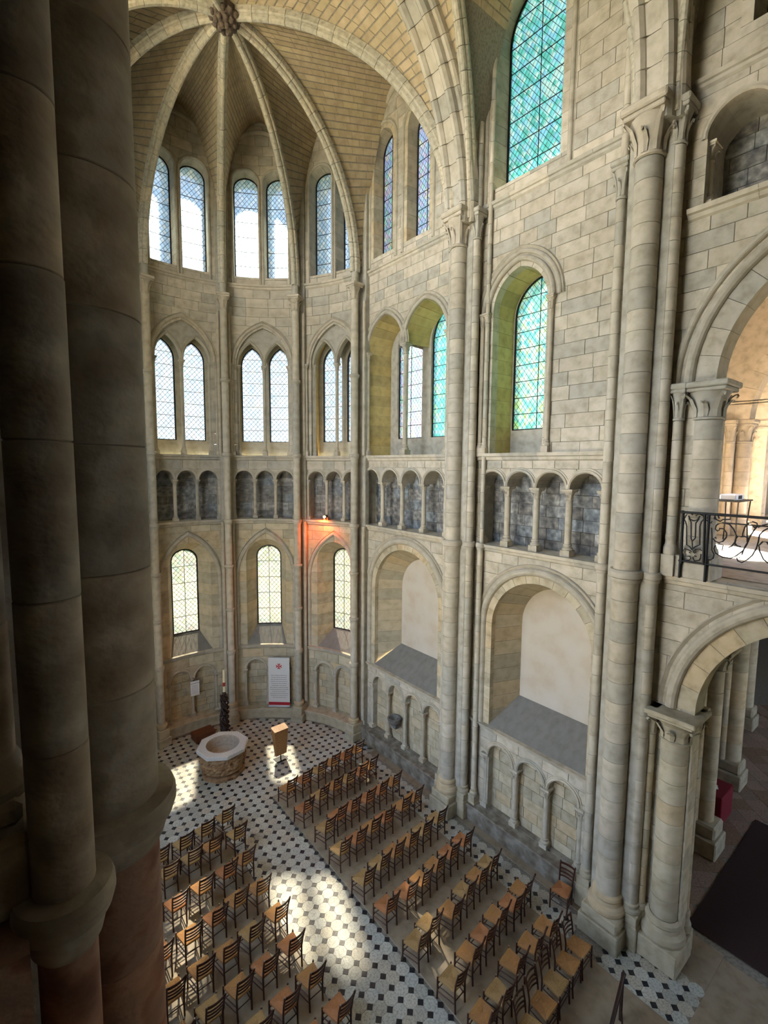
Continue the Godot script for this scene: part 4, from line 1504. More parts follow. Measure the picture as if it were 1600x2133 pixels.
# ---------------------------------------------------------------- floor
func floors() -> void:
	var f := struct("floor")
	var pitch := 0.269
	simple_box(f, "bedding", Vector3(-1, -0.3, -19.4), Vector3(41, -0.012, 6.5), mat.bedding)
	# plain raised strips under the two blocks of chairs
	for q: Array in [[Vector3(6.1, -0.1, -12.95), Vector3(9.12, 0.015, -2.6)], [Vector3(0.3, -0.1, -12.75), Vector3(4.4, 0.012, 4.0)]]:
		var mb := MB.new()
		mb.cbox(q[0], q[1], 0.008)
		part(f, "chair_platform", mb.mesh(), mat.screed)
	for q: Array in [[Vector3(6.1, -0.1, -2.6), Vector3(11.3, 0.0, 6.0)], [Vector3(4.4, -0.1, -2.0), Vector3(6.1, 0.0, 6.0)], [Vector3(9.9, -0.1, -14.2), Vector3(11.4, 0.0, -2.6)]]:
		var mb := MB.new()
		mb.cbox(q[0], q[1], 0.01)
		part(f, "paving", mb.mesh(), mat.screed)
	var co := 0.0755
	var hp := pitch * 0.5 - 0.0025
	var oc := PackedVector2Array([Vector2(-hp + co, -hp), Vector2(hp - co, -hp), Vector2(hp, -hp + co), Vector2(hp, hp - co), Vector2(hp - co, hp), Vector2(-hp + co, hp), Vector2(-hp, hp - co), Vector2(-hp, -hp + co)])
	var lay := Transform3D(Basis(Vector3.RIGHT, -PI / 2), Vector3())
	var oct := slab(oc, 0.0, -0.012)
	var cs := co - 0.004
	var sq := slab(PackedVector2Array([Vector2(-cs, 0), Vector2(0, -cs), Vector2(cs, 0), Vector2(0, cs)]), 0.0, -0.012)
	var inside := func(x: float, z: float) -> bool:
		var rr := Vector2(x - XC, z - ZC).length()
		if z < ZC:
			return rr < 4.5
		if z < -12.95:
			return x > 0.9 and x < 10.0
		if x > 4.4 and x < 6.1:
			return z < -2.0
		if x > 9.12 and x < 9.75:
			return z < -4.9
		return x > 8.95 and x < 10.0 and z > -4.2 and z < -2.5 and false
	var spots := [[], []]
	for i in range(-20, 22):
		for j in range(-50, 20):
			var x := 4.959 + i * pitch
			var z := -6.733 + j * pitch
			if inside.call(x, z):
				spots[1].append(Vector3(x, 0, z))
			if inside.call(x + pitch * 0.5, z + pitch * 0.5):
				spots[0].append(Vector3(x + pitch * 0.5, 0, z + pitch * 0.5))
	for i in range(-1, 6):
		for j in range(0, 6):
			var x := 9.22 + i * pitch
			var z := -3.39 + (j - 3) * pitch
			if i + j * 0.0 < 4 and x - z * 0.0 < 10.1 and z < -2.65:
				spots[1].append(Vector3(x, 0.002, z))
				spots[0].append(Vector3(x + pitch * 0.5, 0.002, z + pitch * 0.5))
	for k in 2:
		var seen := []
		var rest := []
		for p: Vector3 in spots[k]:
			# in view: right of the near pier and in front of the camera
			(seen if p.x > -0.24 * p.z and p.z < -3.0 else rest).append(p)
		seen.sort_custom(func(a: Vector3, b: Vector3) -> bool: return a.length_squared() < b.length_squared())
		for n in mini(300, seen.size()):
			part(f, ["octagon_tile", "dark_tile"][k], oct if k == 0 else sq, pick(mat.tile if k == 0 else mat.slate), Transform3D(lay.basis, seen[n]))
		rest.append_array(seen.slice(300))
		for v in 3:
			var mine := []
			for n in rest.size():
				if n * 7 % 3 == v:
					mine.append(rest[n])
			var mm := MultiMesh.new()
			mm.transform_format = MultiMesh.TRANSFORM_3D
			mm.mesh = oct if k == 0 else sq
			mm.instance_count = mine.size()
			for n in mine.size():
				mm.set_instance_transform(n, Transform3D(lay.basis, mine[n]))
			var mi := MultiMeshInstance3D.new()
			mi.name = ["octagon_tiles", "dark_tiles"][k]
			mi.multimesh = mm
			mi.material_override = (mat.tile if k == 0 else mat.slate)[v]
			mi.set_meta("kind", "stuff")
			f.add_child(mi, true)
	# diagonal paving of the aisle
	var at := MB.new()
	at.cbox(Vector3(-0.247, -0.012, -0.247), Vector3(0.247, 0.0, 0.247), 0.004)
	var am := at.mesh()
	var turn := Basis(Vector3.UP, PI / 4)
	for i in range(-12, 13):
		for j in range(-12, 13):
			var p := turn * Vector3(i * 0.5, 0, j * 0.5) + Vector3(17.5, 0.0, -4.2)
			if p.x > 11.6 and p.x < 26 and p.z > -7.2 and p.z < -1.2 and not (p.x < 16.8 and p.z > -3.4):
				part(f, "aisle_tile", am, pick(mat.aisle), Transform3D(turn, p))
	var mb := MB.new()
	mb.cbox(Vector3(11.55, 0.0, -3.35), Vector3(16.7, 0.02, 2.0), 0.008)
	var c := part(self, "carpet", mb.mesh(), mat.carpet)
	tag(c, "dark brown carpet laid on the aisle floor beyond the arch", "carpet")


# ---------------------------------------------------------------- chairs
func leg_box(mb: MB, pts: Array, a: float) -> void:
	mb.tube(pts, a, 6)


func make_chair() -> Node3D:
	var o := Node3D.new()
	var mk := func(called: String, pts: Array, r: float, r2 := -1.0) -> void:
		var mb := MB.new()
		mb.tube(pts, r, 6, r2)
		part(o, called, mb.mesh(), mat.wood)
	for s in [-1.0, 1.0]:
		mk.call("back_post", [Vector3(s * 0.148, 0, 0.205), Vector3(s * 0.15, 0.25, 0.19), Vector3(s * 0.152, 0.46, 0.19), Vector3(s * 0.16, 0.68, 0.225), Vector3(s * 0.172, 0.89, 0.28)], 0.019)
		mk.call("front_leg", [Vector3(s * 0.195, 0, -0.205), Vector3(s * 0.2, 0.2, -0.19), Vector3(s * 0.2, 0.475, -0.19)], 0.019)
		for y: float in [0.17, 0.29]:
			mk.call("side_stretcher", [Vector3(s * 0.2, y, -0.19), Vector3(s * 0.15, y, 0.19)], 0.011)
		var k := MB.new()
		k.lathe([Vector2(0, -0.012), Vector2(0.014, -0.005), Vector2(0.013, 0.008), Vector2(0, 0.016)], 8)
		part(o, "finial", k.mesh(), mat.wood_pale, Transform3D(Basis(), Vector3(s * 0.2, 0.485, -0.19)))
		part(o, "finial", k.mesh(), mat.wood_pale, Transform3D(Basis(), Vector3(s * 0.173, 0.9, 0.282)))
	mk.call("front_stretcher", [Vector3(-0.2, 0.2, -0.19), Vector3(0.2, 0.2, -0.19)], 0.011)
	mk.call("front_stretcher", [Vector3(-0.2, 0.32, -0.19), Vector3(0.2, 0.32, -0.19)], 0.011)
	mk.call("back_stretcher", [Vector3(-0.15, 0.24, 0.19), Vector3(0.15, 0.24, 0.19)], 0.011)
	# bowed slats of the back
	for q: Array in [[0.845, 0.265, 0.165, 0.026], [0.735, 0.238, 0.162, 0.017], [0.655, 0.222, 0.159, 0.017], [0.575, 0.207, 0.156, 0.017]]:
		var mb := MB.new()
		for i in 6:
			var f := i / 6.0 * 2.0 - 1.0
			var g := (i + 1) / 6.0 * 2.0 - 1.0
			var b0: float = q[1] + 0.035 * (1.0 - f * f)
			var b1: float = q[1] + 0.035 * (1.0 - g * g)
			for e: float in [-0.006, 0.006]:
				mb.quad(Vector3(f * q[2], q[0] - q[3], b0 + e), Vector3(g * q[2], q[0] - q[3], b1 + e), Vector3(g * q[2], q[0] + q[3], b1 + e), Vector3(f * q[2], q[0] + q[3], b0 + e), Vector3(0, 0, e))
			for e: float in [-1.0, 1.0]:
				mb.quad(Vector3(f * q[2], q[0] + e * q[3], b0 - 0.006), Vector3(g * q[2], q[0] + e * q[3], b1 - 0.006), Vector3(g * q[2], q[0] + e * q[3], b1 + 0.006), Vector3(f * q[2], q[0] + e * q[3], b0 + 0.006), Vector3(0, e, 0))
		part(o, "top_rail" if q[0] > 0.8 else "slat", mb.mesh(), mat.wood)
	# woven rush: four wedges of ridged cord meeting in the middle
	var cr := [Vector3(-0.155, 0.455, 0.185), Vector3(0.155, 0.455, 0.185), Vector3(0.205, 0.455, -0.185), Vector3(-0.205, 0.455, -0.185)]
	var seat := group_part(o, "seat")
	var mid := Vector3(0, 0.447, 0.01)
	for i in 4:
		var mb := MB.new()
		var a: Vector3 = cr[i]
		var b: Vector3 = cr[(i + 1) % 4]
		var edge := (a + b) * 0.5 - mid
		edge.y = 0
		var n := 9
		for j in n:
			for h in 2:
				var f := (j + h * 0.5) / n
				var g := (j + h * 0.5 + 0.5) / n
				var y0 := 0.012 * sin(f * PI) + (0.006 if h == 1 else 0.0)
				var y1 := 0.012 * sin(g * PI) + (0.006 if h == 0 else 0.0)
				mb.quad(a.lerp(mid, f) + Vector3.UP * y0, b.lerp(mid, f) + Vector3.UP * y0, b.lerp(mid, g) + Vector3.UP * y1, a.lerp(mid, g) + Vector3.UP * y1, Vector3.UP)
		mb.quad(a, b, b - Vector3(0, 0.04, 0), a - Vector3(0, 0.04, 0), edge)
		mb.tri(a - Vector3(0, 0.04, 0), b - Vector3(0, 0.04, 0), mid - Vector3(0, 0.04, 0), Vector3.DOWN)
		part(seat, "rush_wedge", mb.mesh(), mat.rush[i % 2])
	return o


func chairs() -> void:
	var nth := ["first", "second", "third", "fourth", "fifth", "sixth", "seventh", "eighth", "ninth", "tenth"]
	var right := [
		[[6.24, -12.22], [6.79, -12.28], [7.4, -12.37], [7.95, -12.46], [8.47, -12.47], [8.97, -12.55]],
		[[6.21, -11.17], [6.83, -11.34], [7.37, -11.43], [7.86, -11.44], [8.38, -11.49], [8.82, -11.56]],
		[[6.29, -10.16], [6.79, -10.34], [7.28, -10.37], [7.82, -10.39], [8.34, -10.43], [8.89, -10.48]],
		[[6.19, -9.3], [6.71, -9.33], [7.25, -9.41], [7.75, -9.46], [8.43, -9.52], [8.95, -9.57]],
		[[6.14, -8.23], [6.71, -8.33], [7.21, -8.4], [7.73, -8.42], [8.26, -8.48], [8.87, -8.55]],
		[[6.11, -7.36], [6.68, -7.33], [7.18, -7.37], [7.74, -7.45], [8.28, -7.51], [8.85, -7.57]],
		[[6.1, -6.33], [6.54, -6.45], [7.15, -6.38], [7.76, -6.52], [8.3, -6.6], [8.81, -6.67]],
		[[6.13, -5.37], [6.76, -5.49], [7.27, -5.57], [7.84, -5.67], [8.33, -5.66], [8.82, -5.73]],
		[[6.14, -4.6], [6.63, -4.66], [7.3, -4.84], [7.9, -4.84], [8.47, -4.86]]]
	var left := [
		[[4.28, -12.2], [3.68, -12.06], [3.11, -11.94], [2.5, -11.85]],
		[[4.31, -11.42], [3.66, -11.4], [3.13, -11.34], [2.55, -11.25]],
		[[4.15, -10.51], [3.66, -10.42], [3.07, -10.35], [2.47, -10.28]],
		[[4.08, -9.52], [3.57, -9.54], [3.04, -9.41], [2.47, -9.36], [1.9, -9.3]],
		[[4.12, -8.68], [3.52, -8.61], [2.95, -8.53], [2.44, -8.52], [1.88, -8.45]],
		[[4.02, -7.87], [3.44, -7.81], [2.9, -7.75], [2.33, -7.7], [1.77, -7.6]],
		[[4.02, -7.08], [3.45, -7.0], [2.88, -6.93], [2.3, -6.87]],
		[[4.15, -6.3], [3.55, -6.2], [2.97, -6.1]]]
	var proto := make_chair()
	var put := func(x: float, z: float, turn: float, y: float, label: String) -> void:
		var c: Node3D = proto.duplicate()
		c.name = numbered("rush_seat_chair")
		add_child(c)
		c.position = Vector3(x, y, z)
		c.rotation.y = turn
		var dye := rng.randi() % 4
		if dye < 2:
			for q in c.get_node("seat").get_children():
				q.material_override = mat.rush2 if dye == 0 else mat.rush3
		tag(c, label, "chair", "rush seated chairs of the transept")
	for side in 2:
		var rows: Array = [right, left][side]
		for r in rows.size():
			for k in rows[r].size():
				var turn := 0.12 + rng.randf_range(-0.05, 0.05)
				var bl := Vector3(rows[r][k][0], 0, rows[r][k][1])
				var p := bl + Basis(Vector3.UP, turn) * Vector3(0.148, 0, -0.205)
				put.call(p.x, p.z, turn, 0.015 if side == 0 else 0.012, "rush seated wooden chair, %s from the aisle in the %s row %s of the aisle" % [nth[k], nth[r], ["right", "left"][side]])
	var back := [[6.74, -4.18], [7.24, -4.27], [7.75, -4.34], [8.27, -4.39], [8.74, -4.43]]
	for k in 5:
		put.call(back[k][0], back[k][1] + 0.02, PI + 0.1 + rng.randf_range(-0.06, 0.06), 0.015, "rush seated chair turned to face away from the apse, %s of five" % ["leftmost", "second from left", "middle", "fourth from left", "rightmost"][k])
	put.call(9.72, -5.35, PI * 0.5 + 0.15, 0.0, "lone rush seated chair standing sideways on the tiles by the pier")
	proto.free()


# ---------------------------------------------------------------- furniture
func uv_panel(w: float, h: float, t: float) -> ArrayMesh:
	var mb := MB.new()
	var lo := Vector3(-w * 0.5, 0, -t * 0.5)
	var hi := Vector3(w * 0.5, h, t * 0.5)
	mb.box(lo, hi)
	for i in mb.v.size():
		var front := mb.n[i].z > 0.5
		mb.uv.append(Vector2((mb.v[i].x + w * 0.5) / w, 1.0 - mb.v[i].y / h) if front else Vector2(0.02, 0.02))
	return mb.mesh()


func printed(im: Image, rough := 0.6) -> StandardMaterial3D:
	var m := StandardMaterial3D.new()
	m.albedo_texture = ImageTexture.create_from_image(im)
	m.roughness = rough
	return m


func text_lines(im: Image, y0: int, step: int, n: int, margin: int, ink: Color, lh: int) -> void:
	for i in n:
		var room := im.get_width() - 2 * margin
		var len_ := int(room * (rng.randf_range(0.75, 1.0) if i < n - 1 else 0.7))
		var x := (im.get_width() - len_) / 2
		var stop := x + len_
		while x < stop:
			var word := rng.randi_range(8, 26)
			var k := x
			while k < mini(x + word, stop):
				im.fill_rect(Rect2i(k, y0 + i * step + rng.randi_range(0, 2), 3, lh - rng.randi_range(0, 3)), ink)
				k += 5
			x += word + 7


func furniture() -> void:
	var w := apse_wall()
	# font
	var ft := thing("baptismal_font", "octagonal pale stone font with a carved brown bowl, standing in the apse", "font", Vector3(5.38, 0, -15.15), 0.2)
	var rim := MB.new()
	var n := 64
	var oct := func(a: float, r: float) -> Vector3:
		var k := fposmod(a + PI / 8, PI / 4) - PI / 8
		return Vector3(sin(a), 0, cos(a)) * r * cos(PI / 8) / cos(k)
	for i in n:
		var a := TAU * i / n
		var b := TAU * (i + 1) / n
		var up := Vector3.UP
		var ia := Vector3(sin(a), 0, cos(a)) * 0.53
		var ib := Vector3(sin(b), 0, cos(b)) * 0.53
		var oa: Vector3 = oct.call(a, 0.8)
		var ob: Vector3 = oct.call(b, 0.8)
		var pa: Vector3 = oct.call(a, 0.83)
		var pb: Vector3 = oct.call(b, 0.83)
		rim.quad(ia + up * 0.94, ib + up * 0.94, ob + up * 0.94, oa + up * 0.94, up)
		rim.quad(oa + up * 0.94, ob + up * 0.94, pb + up * 0.92, pa + up * 0.92, up + oa)
		rim.quad(pa + up * 0.92, pb + up * 0.92, pb + up * 0.82, pa + up * 0.82, oa)
		rim.quad(pa + up * 0.82, pb + up * 0.82, pb * 0.86 + up * 0.76, pa * 0.86 + up * 0.76, oa - up)
	part(ft, "rim", rim.mesh(), mat.font_rim)
	var bowl := MB.new()
	bowl.lathe([Vector2(0.53, 0.94), Vector2(0.51, 0.9), Vector2(0.46, 0.6), Vector2(0.38, 0.52), Vector2(0.0, 0.5)], 40)
	for i in bowl.n.size():
		bowl.n[i] = -bowl.n[i]
	for i in range(0, bowl.v.size(), 3):
		var q := bowl.v[i + 1]
		bowl.v[i + 1] = bowl.v[i + 2]
		bowl.v[i + 2] = q
		var q2 := bowl.n[i + 1]
		bowl.n[i + 1] = bowl.n[i + 2]
		bowl.n[i + 2] = q2
	part(ft, "basin", bowl.mesh(), mat.font_in)
	var body := MB.new()
	var fn := FastNoiseLite.new()
	fn.seed = 4
	fn.frequency = 5.0
	var ring_at := func(i: int, j: int) -> Vector3:
		var a := TAU * i / 72.0
		var y := 0.1 + 0.67 * j / 14.0
		var r := 0.6 + 0.1 * sin(j / 14.0 * 2.4)
		if j > 3 and j < 13:
			r += 0.035 * signf(fn.get_noise_3d(sin(a), y * 1.5, cos(a))) * minf(1.0, absf(fn.get_noise_3d(sin(a), y * 1.5, cos(a))) * 4.0) + 0.02
		elif j == 3:
			r += 0.05
		return Vector3(sin(a) * r, y, cos(a) * r)
	for j in 14:
		for i in 72:
			var a: Vector3 = ring_at.call(i, j)
			body.quad(a, ring_at.call(i + 1, j), ring_at.call(i + 1, j + 1), ring_at.call(i, j + 1), Vector3(a.x, 0, a.z))
	part(ft, "carved_bowl", body.mesh(), mat.font_body)
	var foot := MB.new()
	foot.lathe([Vector2(0.0, 0), Vector2(0.72, 0), Vector2(0.72, 0.08), Vector2(0.66, 0.12), Vector2(0.58, 0.12)], 8)
	part(ft, "foot", foot.mesh(), mat.font_body)
	var st := MB.new()
	st.lathe([Vector2(0.05, 0.5), Vector2(0.05, 0.52), Vector2(0.02, 0.56), Vector2(0, 0.56)], 10)
	part(ft, "drain_plug", st.mesh(), mat.brass)
	# lectern
	var lc := thing("lectern", "pale wooden lectern with a slanting top on a thin steel foot", "lectern", Vector3(7.16, 0, -14.55), 0.05)
	var lb := MB.new()
	var f := func(x: float, y: float, z: float) -> Vector3: return Vector3(x, y, z)
	var c8 := [f.call(-0.2, 0.2, -0.02), f.call(0.2, 0.2, -0.02), f.call(0.2, 0.2, 0.1), f.call(-0.2, 0.2, 0.1), f.call(-0.26, 1.14, -0.14), f.call(0.26, 1.14, -0.14), f.call(0.26, 1.08, 0.12), f.call(-0.26, 1.08, 0.12)]
	for q: Array in [[0, 1, 5, 4], [2, 3, 7, 6], [0, 3, 7, 4], [1, 2, 6, 5], [0, 1, 2, 3]]:
		lb.quad(c8[q[0]], c8[q[1]], c8[q[2]], c8[q[3]], (c8[q[0]] + c8[q[2]]) * 0.5 - Vector3(0, 0.65, 0.02))
	part(lc, "body", lb.mesh(), mat.pale_wood)
	var tp := MB.new()
	tp.cbox(Vector3(-0.27, -0.012, -0.15), Vector3(0.27, 0.012, 0.15), 0.004)
	part(lc, "reading_top", tp.mesh(), mat.pale_wood, Transform3D(Basis(Vector3.RIGHT, 0.23), Vector3(0, 1.125, -0.01)))
	var pole := MB.new()
	pole.tube([Vector3(0, 0.01, 0.04), Vector3(0, 0.25, 0.04)], 0.02, 8)
	part(lc, "pole", pole.mesh(), mat.iron)
	var bp := MB.new()
	bp.cbox(Vector3(-0.2, 0, -0.14), Vector3(0.2, 0.012, 0.2), 0.003)
	part(lc, "foot_plate", bp.mesh(), mat.iron)
	# candle on its stand
	var cs := thing("candle_stand", "tall dark carved wooden candle stand by the wall shaft", "candle stand", Vector3(6.12, 0, -16.95))
	var cm := MB.new()
	var prof := []
	for i in 30:
		var y := 0.06 + i * 0.058
		prof.append(Vector2(0.07 + 0.03 * sin(i * 1.3) + 0.05 * (1.0 - i / 30.0), y))
	prof.append(Vector2(0.05, 1.82))
	prof.append(Vector2(0.0, 1.82))
	cm.lathe(prof, 14)
	for k in 5:
		var pts := []
		for i in 26:
			var a := i * 0.45 + TAU * k / 5
			var rr := 0.11 + 0.02 * sin(i * 0.9 + k) + 0.06 * (1.0 - i / 26.0)
			pts.append(Vector3(cos(a) * rr, 0.05 + i * 0.066, sin(a) * rr))
		cm.tube(pts, 0.032, 6)
	part(cs, "carved_trunk", cm.mesh(), mat.dark_wood)
	var cb := MB.new()
	cb.lathe([Vector2(0, 0), Vector2(0.27, 0), Vector2(0.27, 0.05), Vector2(0.2, 0.09), Vector2(0.12, 0.1)], 8)
	part(cs, "foot", cb.mesh(), mat.dark_wood)
	var cd := thing("candle", "tall cream paschal candle with a red emblem on the carved stand", "candle", Vector3(6.12, 1.82, -16.95))
	part(cd, "wax", shaft_mesh(0.045, 0.84, 16), mat.wax)
	var em := MB.new()
	em.lathe([Vector2(0.0455, 0.22), Vector2(0.047, 0.23), Vector2(0.047, 0.36), Vector2(0.0455, 0.37)], 16)
	part(cd, "emblem", em.mesh(), mat.red_paint)
	var wk := MB.new()
	wk.tube([Vector3(0, 0.84, 0), Vector3(0.003, 0.86, 0), Vector3(0.006, 0.875, 0.002)], 0.003, 5)
	part(cd, "wick", wk.mesh(), mat.iron)
	# wooden step behind the font
	var bx := thing("wooden_step", "low red brown wooden step behind the font", "step", Vector3(5.5, 0, -17.5), 0.1)
	for i in 4:
		var pm := MB.new()
		pm.cbox(Vector3(-0.38, 0.24, -0.26 + i * 0.13), Vector3(0.38, 0.27, -0.135 + i * 0.13), 0.004)
		part(bx, "plank", pm.mesh(), mat.red_wood)
	for s in [-1.0, 1.0]:
		var pm := MB.new()
		pm.cbox(Vector3(s * 0.35 - 0.015, 0, -0.25), Vector3(s * 0.35 + 0.015, 0.24, 0.25), 0.004)
		part(bx, "side_board", pm.mesh(), mat.red_wood)
	var ap := MB.new()
	ap.cbox(Vector3(-0.36, 0.02, 0.225), Vector3(0.36, 0.24, 0.25), 0.004)
	part(bx, "front_board", ap.mesh(), mat.red_wood)
	# banner
	var im := Image.create(340, 820, false, Image.FORMAT_RGB8)
	im.fill(Color(0.84, 0.82, 0.78))
	im.fill_rect(Rect2i(0, 755, 340, 52), Color(0.66, 0.08, 0.13))
	for y in 96:
		for x in 96:
			var p := Vector2(x - 47.5, y - 47.5)
			var q := Vector2(maxf(absf(p.x), absf(p.y)), minf(absf(p.x), absf(p.y)))
			if q.x < 46 and (q.y < 5.0 + maxf(0.0, q.x - 8.0) * 0.55 and (q.x > 9 or q.y < 9)) and not (q.x > 30 and q.y < (q.x - 30) * 0.5) and q.y < 28:
				im.set_pixel(122 + x, 100 + y, Color(0.74, 0.1, 0.14))
	text_lines(im, 295, 34, 12, 26, Color(0.45, 0.42, 0.4), 13)
	var bn := thing("roll_up_banner", "white banner with a red cross, lines of text and a red foot band", "banner", w.p(40.6 * DEG * RA, 0.42, -0.3), 0.0)
	bn.basis = w.xf(40.6 * DEG * RA, 0, 0).basis
	var pn := part(bn, "panel", uv_panel(0.86, 2.02, 0.012), printed(im), Transform3D(Basis(), Vector3(0, 0.05, 0)))
	pn.set_meta("label", "printed white panel")
	var cass := MB.new()
	cass.cbox(Vector3(-0.44, 0, -0.06), Vector3(0.44, 0.06, 0.05), 0.015)
	part(bn, "cassette", cass.mesh(), mat.alu)
	var tr := MB.new()
	tr.cbox(Vector3(-0.435, 2.06, -0.012), Vector3(0.435, 2.085, 0.012), 0.005)
	part(bn, "top_rail", tr.mesh(), mat.alu)
	var mp := MB.new()
	mp.tube([Vector3(0, 0.03, -0.03), Vector3(0, 2.07, -0.02)], 0.008, 6)
	part(bn, "support_pole", mp.mesh(), mat.alu)
	# notice
	var im2 := Image.create(128, 224, false, Image.FORMAT_RGB8)
	im2.fill(Color(0.9, 0.9, 0.88))
	im2.fill_rect(Rect2i(0, 30, 128, 6), Color(0.35, 0.36, 0.36))
	text_lines(im2, 60, 14, 10, 14, Color(0.55, 0.55, 0.56), 6)
	var nt := thing("notice_sheet", "small white printed notice hung on a colonnette of the apse arcade", "notice", w.p(1.6 * DEG * RA, 1.26, -0.085), 0.0)
	nt.basis = w.xf(1.6 * DEG * RA, 0, 0).basis
	part(nt, "sheet", uv_panel(0.33, 0.58, 0.01), printed(im2))
	var hk := MB.new()
	hk.tube([Vector3(-0.12, 0.575, 0), Vector3(0, 0.7, 0.0), Vector3(0.12, 0.575, 0)], 0.004, 5)
	part(nt, "string", hk.mesh(), mat.iron)
	# stoup in the wall arcade
	var sp := thing("stone_stoup", "small grey stone stoup projecting from the wall arcade", "stoup", Vector3(XW - 0.06, 1.25, -12.17))
	var sm := MB.new()
	sm.lathe([Vector2(0.05, -0.1), Vector2(0.14, 0.0), Vector2(0.23, 0.12), Vector2(0.25, 0.19), Vector2(0.25, 0.22), Vector2(0.2, 0.22), Vector2(0.16, 0.14), Vector2(0, 0.1)], 18)
	part(sp, "bowl", sm.mesh(), mat.dark[0])
	var sb := MB.new()
	sb.cbox(Vector3(-0.08, -0.16, -0.14), Vector3(0.1, -0.02, 0.14), 0.02)
	part(sp, "bracket", sb.mesh(), mat.dark[1])
	# lamp on the gallery ledge
	var lp := w.p(63.9 * DEG * RA, 8.1, -0.06)
	var lm := thing("spot_lamp", "small glowing orange spotlight on the gallery ledge of the apse", "lamp", lp)
	lm.basis = w.xf(63.9 * DEG * RA, 0, 0).basis
	var hs := MB.new()
	hs.lathe([Vector2(0, -0.1), Vector2(0.05, -0.09), Vector2(0.065, 0.02), Vector2(0.075, 0.05), Vector2(0.06, 0.05)], 14)
	part(lm, "housing", hs.mesh(), mat.iron, Transform3D(Basis(Vector3.RIGHT, 1.75) * Basis(), Vector3(0, 0.12, 0)))
	var bl := MB.new()
	bl.lathe([Vector2(0, -0.05), Vector2(0.035, -0.035), Vector2(0.05, 0), Vector2(0.035, 0.035), Vector2(0, 0.05)], 12)
	part(lm, "bulb", bl.mesh(), mat.bulb, Transform3D(Basis(), Vector3(0, 0.12, 0.09)))
	var br := MB.new()
	br.tube([Vector3(0, 0, -0.02), Vector3(0, 0.1, -0.02)], 0.012, 6)
	part(lm, "bracket", br.mesh(), mat.iron)
	var light := SpotLight3D.new()
	light.name = "spot_lamp_glow"
	light.light_color = Color(1.0, 0.42, 0.18)
	light.light_energy = LAMP_ENERGY
	light.light_size = 0.04
	light.spot_angle = 84.0
	light.spot_angle_attenuation = 1.0
	light.spot_range = 40.0
	light.spot_attenuation = 2.0
	light.shadow_enabled = true
	add_child(light)
	light.look_at_from_position(lp - w.into(63.9 * DEG * RA) * 0.24 + Vector3(0, 0.1, 0), w.p(58.0 * DEG * RA, 5.0, -0.1))
	# red table in the aisle
	var rt := thing("covered_table", "table under a dark red cloth in the dim aisle", "table", Vector3(15.9, 0, -4.2))
	var rc := MB.new()
	rc.cbox(Vector3(-0.5, 0.05, -0.34), Vector3(0.5, 0.93, 0.34), 0.02)
	part(rt, "cloth", rc.mesh(), mat.red_cloth)
	for i in 4:
		var lg := MB.new()
		lg.cbox(Vector3(-0.03, 0, -0.03), Vector3(0.03, 0.06, 0.03), 0.004)
		part(rt, "leg", lg.mesh(), mat.wood, Transform3D(Basis(), Vector3(0.42 * (1 if i & 1 else -1), 0, 0.28 * (1 if i & 2 else -1))))
	var pp := MB.new()
	pp.box(Vector3(-0.11, 0, -0.15), Vector3(0.11, 0.003, 0.15))
	var pg := part(self, "paper_sheet", pp.mesh(), mat.paper, Transform3D(Basis(Vector3.UP, 0.4), Vector3(15.85, 0.931, -4.25)))
	tag(pg, "white sheet of paper lying on the red cloth", "paper")
	# wooden stand at the lower right corner
	var es := thing("wooden_stand", "dark wooden stand with a slanting board at the front right corner", "stand", Vector3(8.45, 0, -3.4))
	var eb := MB.new()
	eb.cbox(Vector3(-0.06, 0, -0.012), Vector3(0.06, 1.28, 0.012), 0.005)
	part(es, "slanting_board", eb.mesh(), mat.dark_wood, Transform3D(Basis(Vector3(0, 0, 1), -0.5) * Basis(Vector3.UP, 0.7), Vector3(-0.7, 0.0, 0.06)))
	var el := MB.new()
	el.cbox(Vector3(-0.02, 0, -0.025), Vector3(0.02, 0.98, 0.025), 0.004)
	part(es, "leg", el.mesh(), mat.dark_wood)
	var e2 := MB.new()
	e2.cbox(Vector3(-0.5, 0.3, -0.015), Vector3(0.0, 0.34, 0.015), 0.004)
	part(es, "brace", e2.mesh(), mat.dark_wood, Transform3D(Basis(Vector3.UP, 0.5), Vector3()))


func scroll(c: Vector2, r: float, a0: float, turns: float, n := 20, tight := 0.2) -> Array:
	var out := []
	for i in n + 1:
		var f := float(i) / n
		var a := a0 + turns * TAU * f
		out.append(c + Vector2(cos(a), sin(a)) * r * lerpf(1.0, tight, f))
	return out


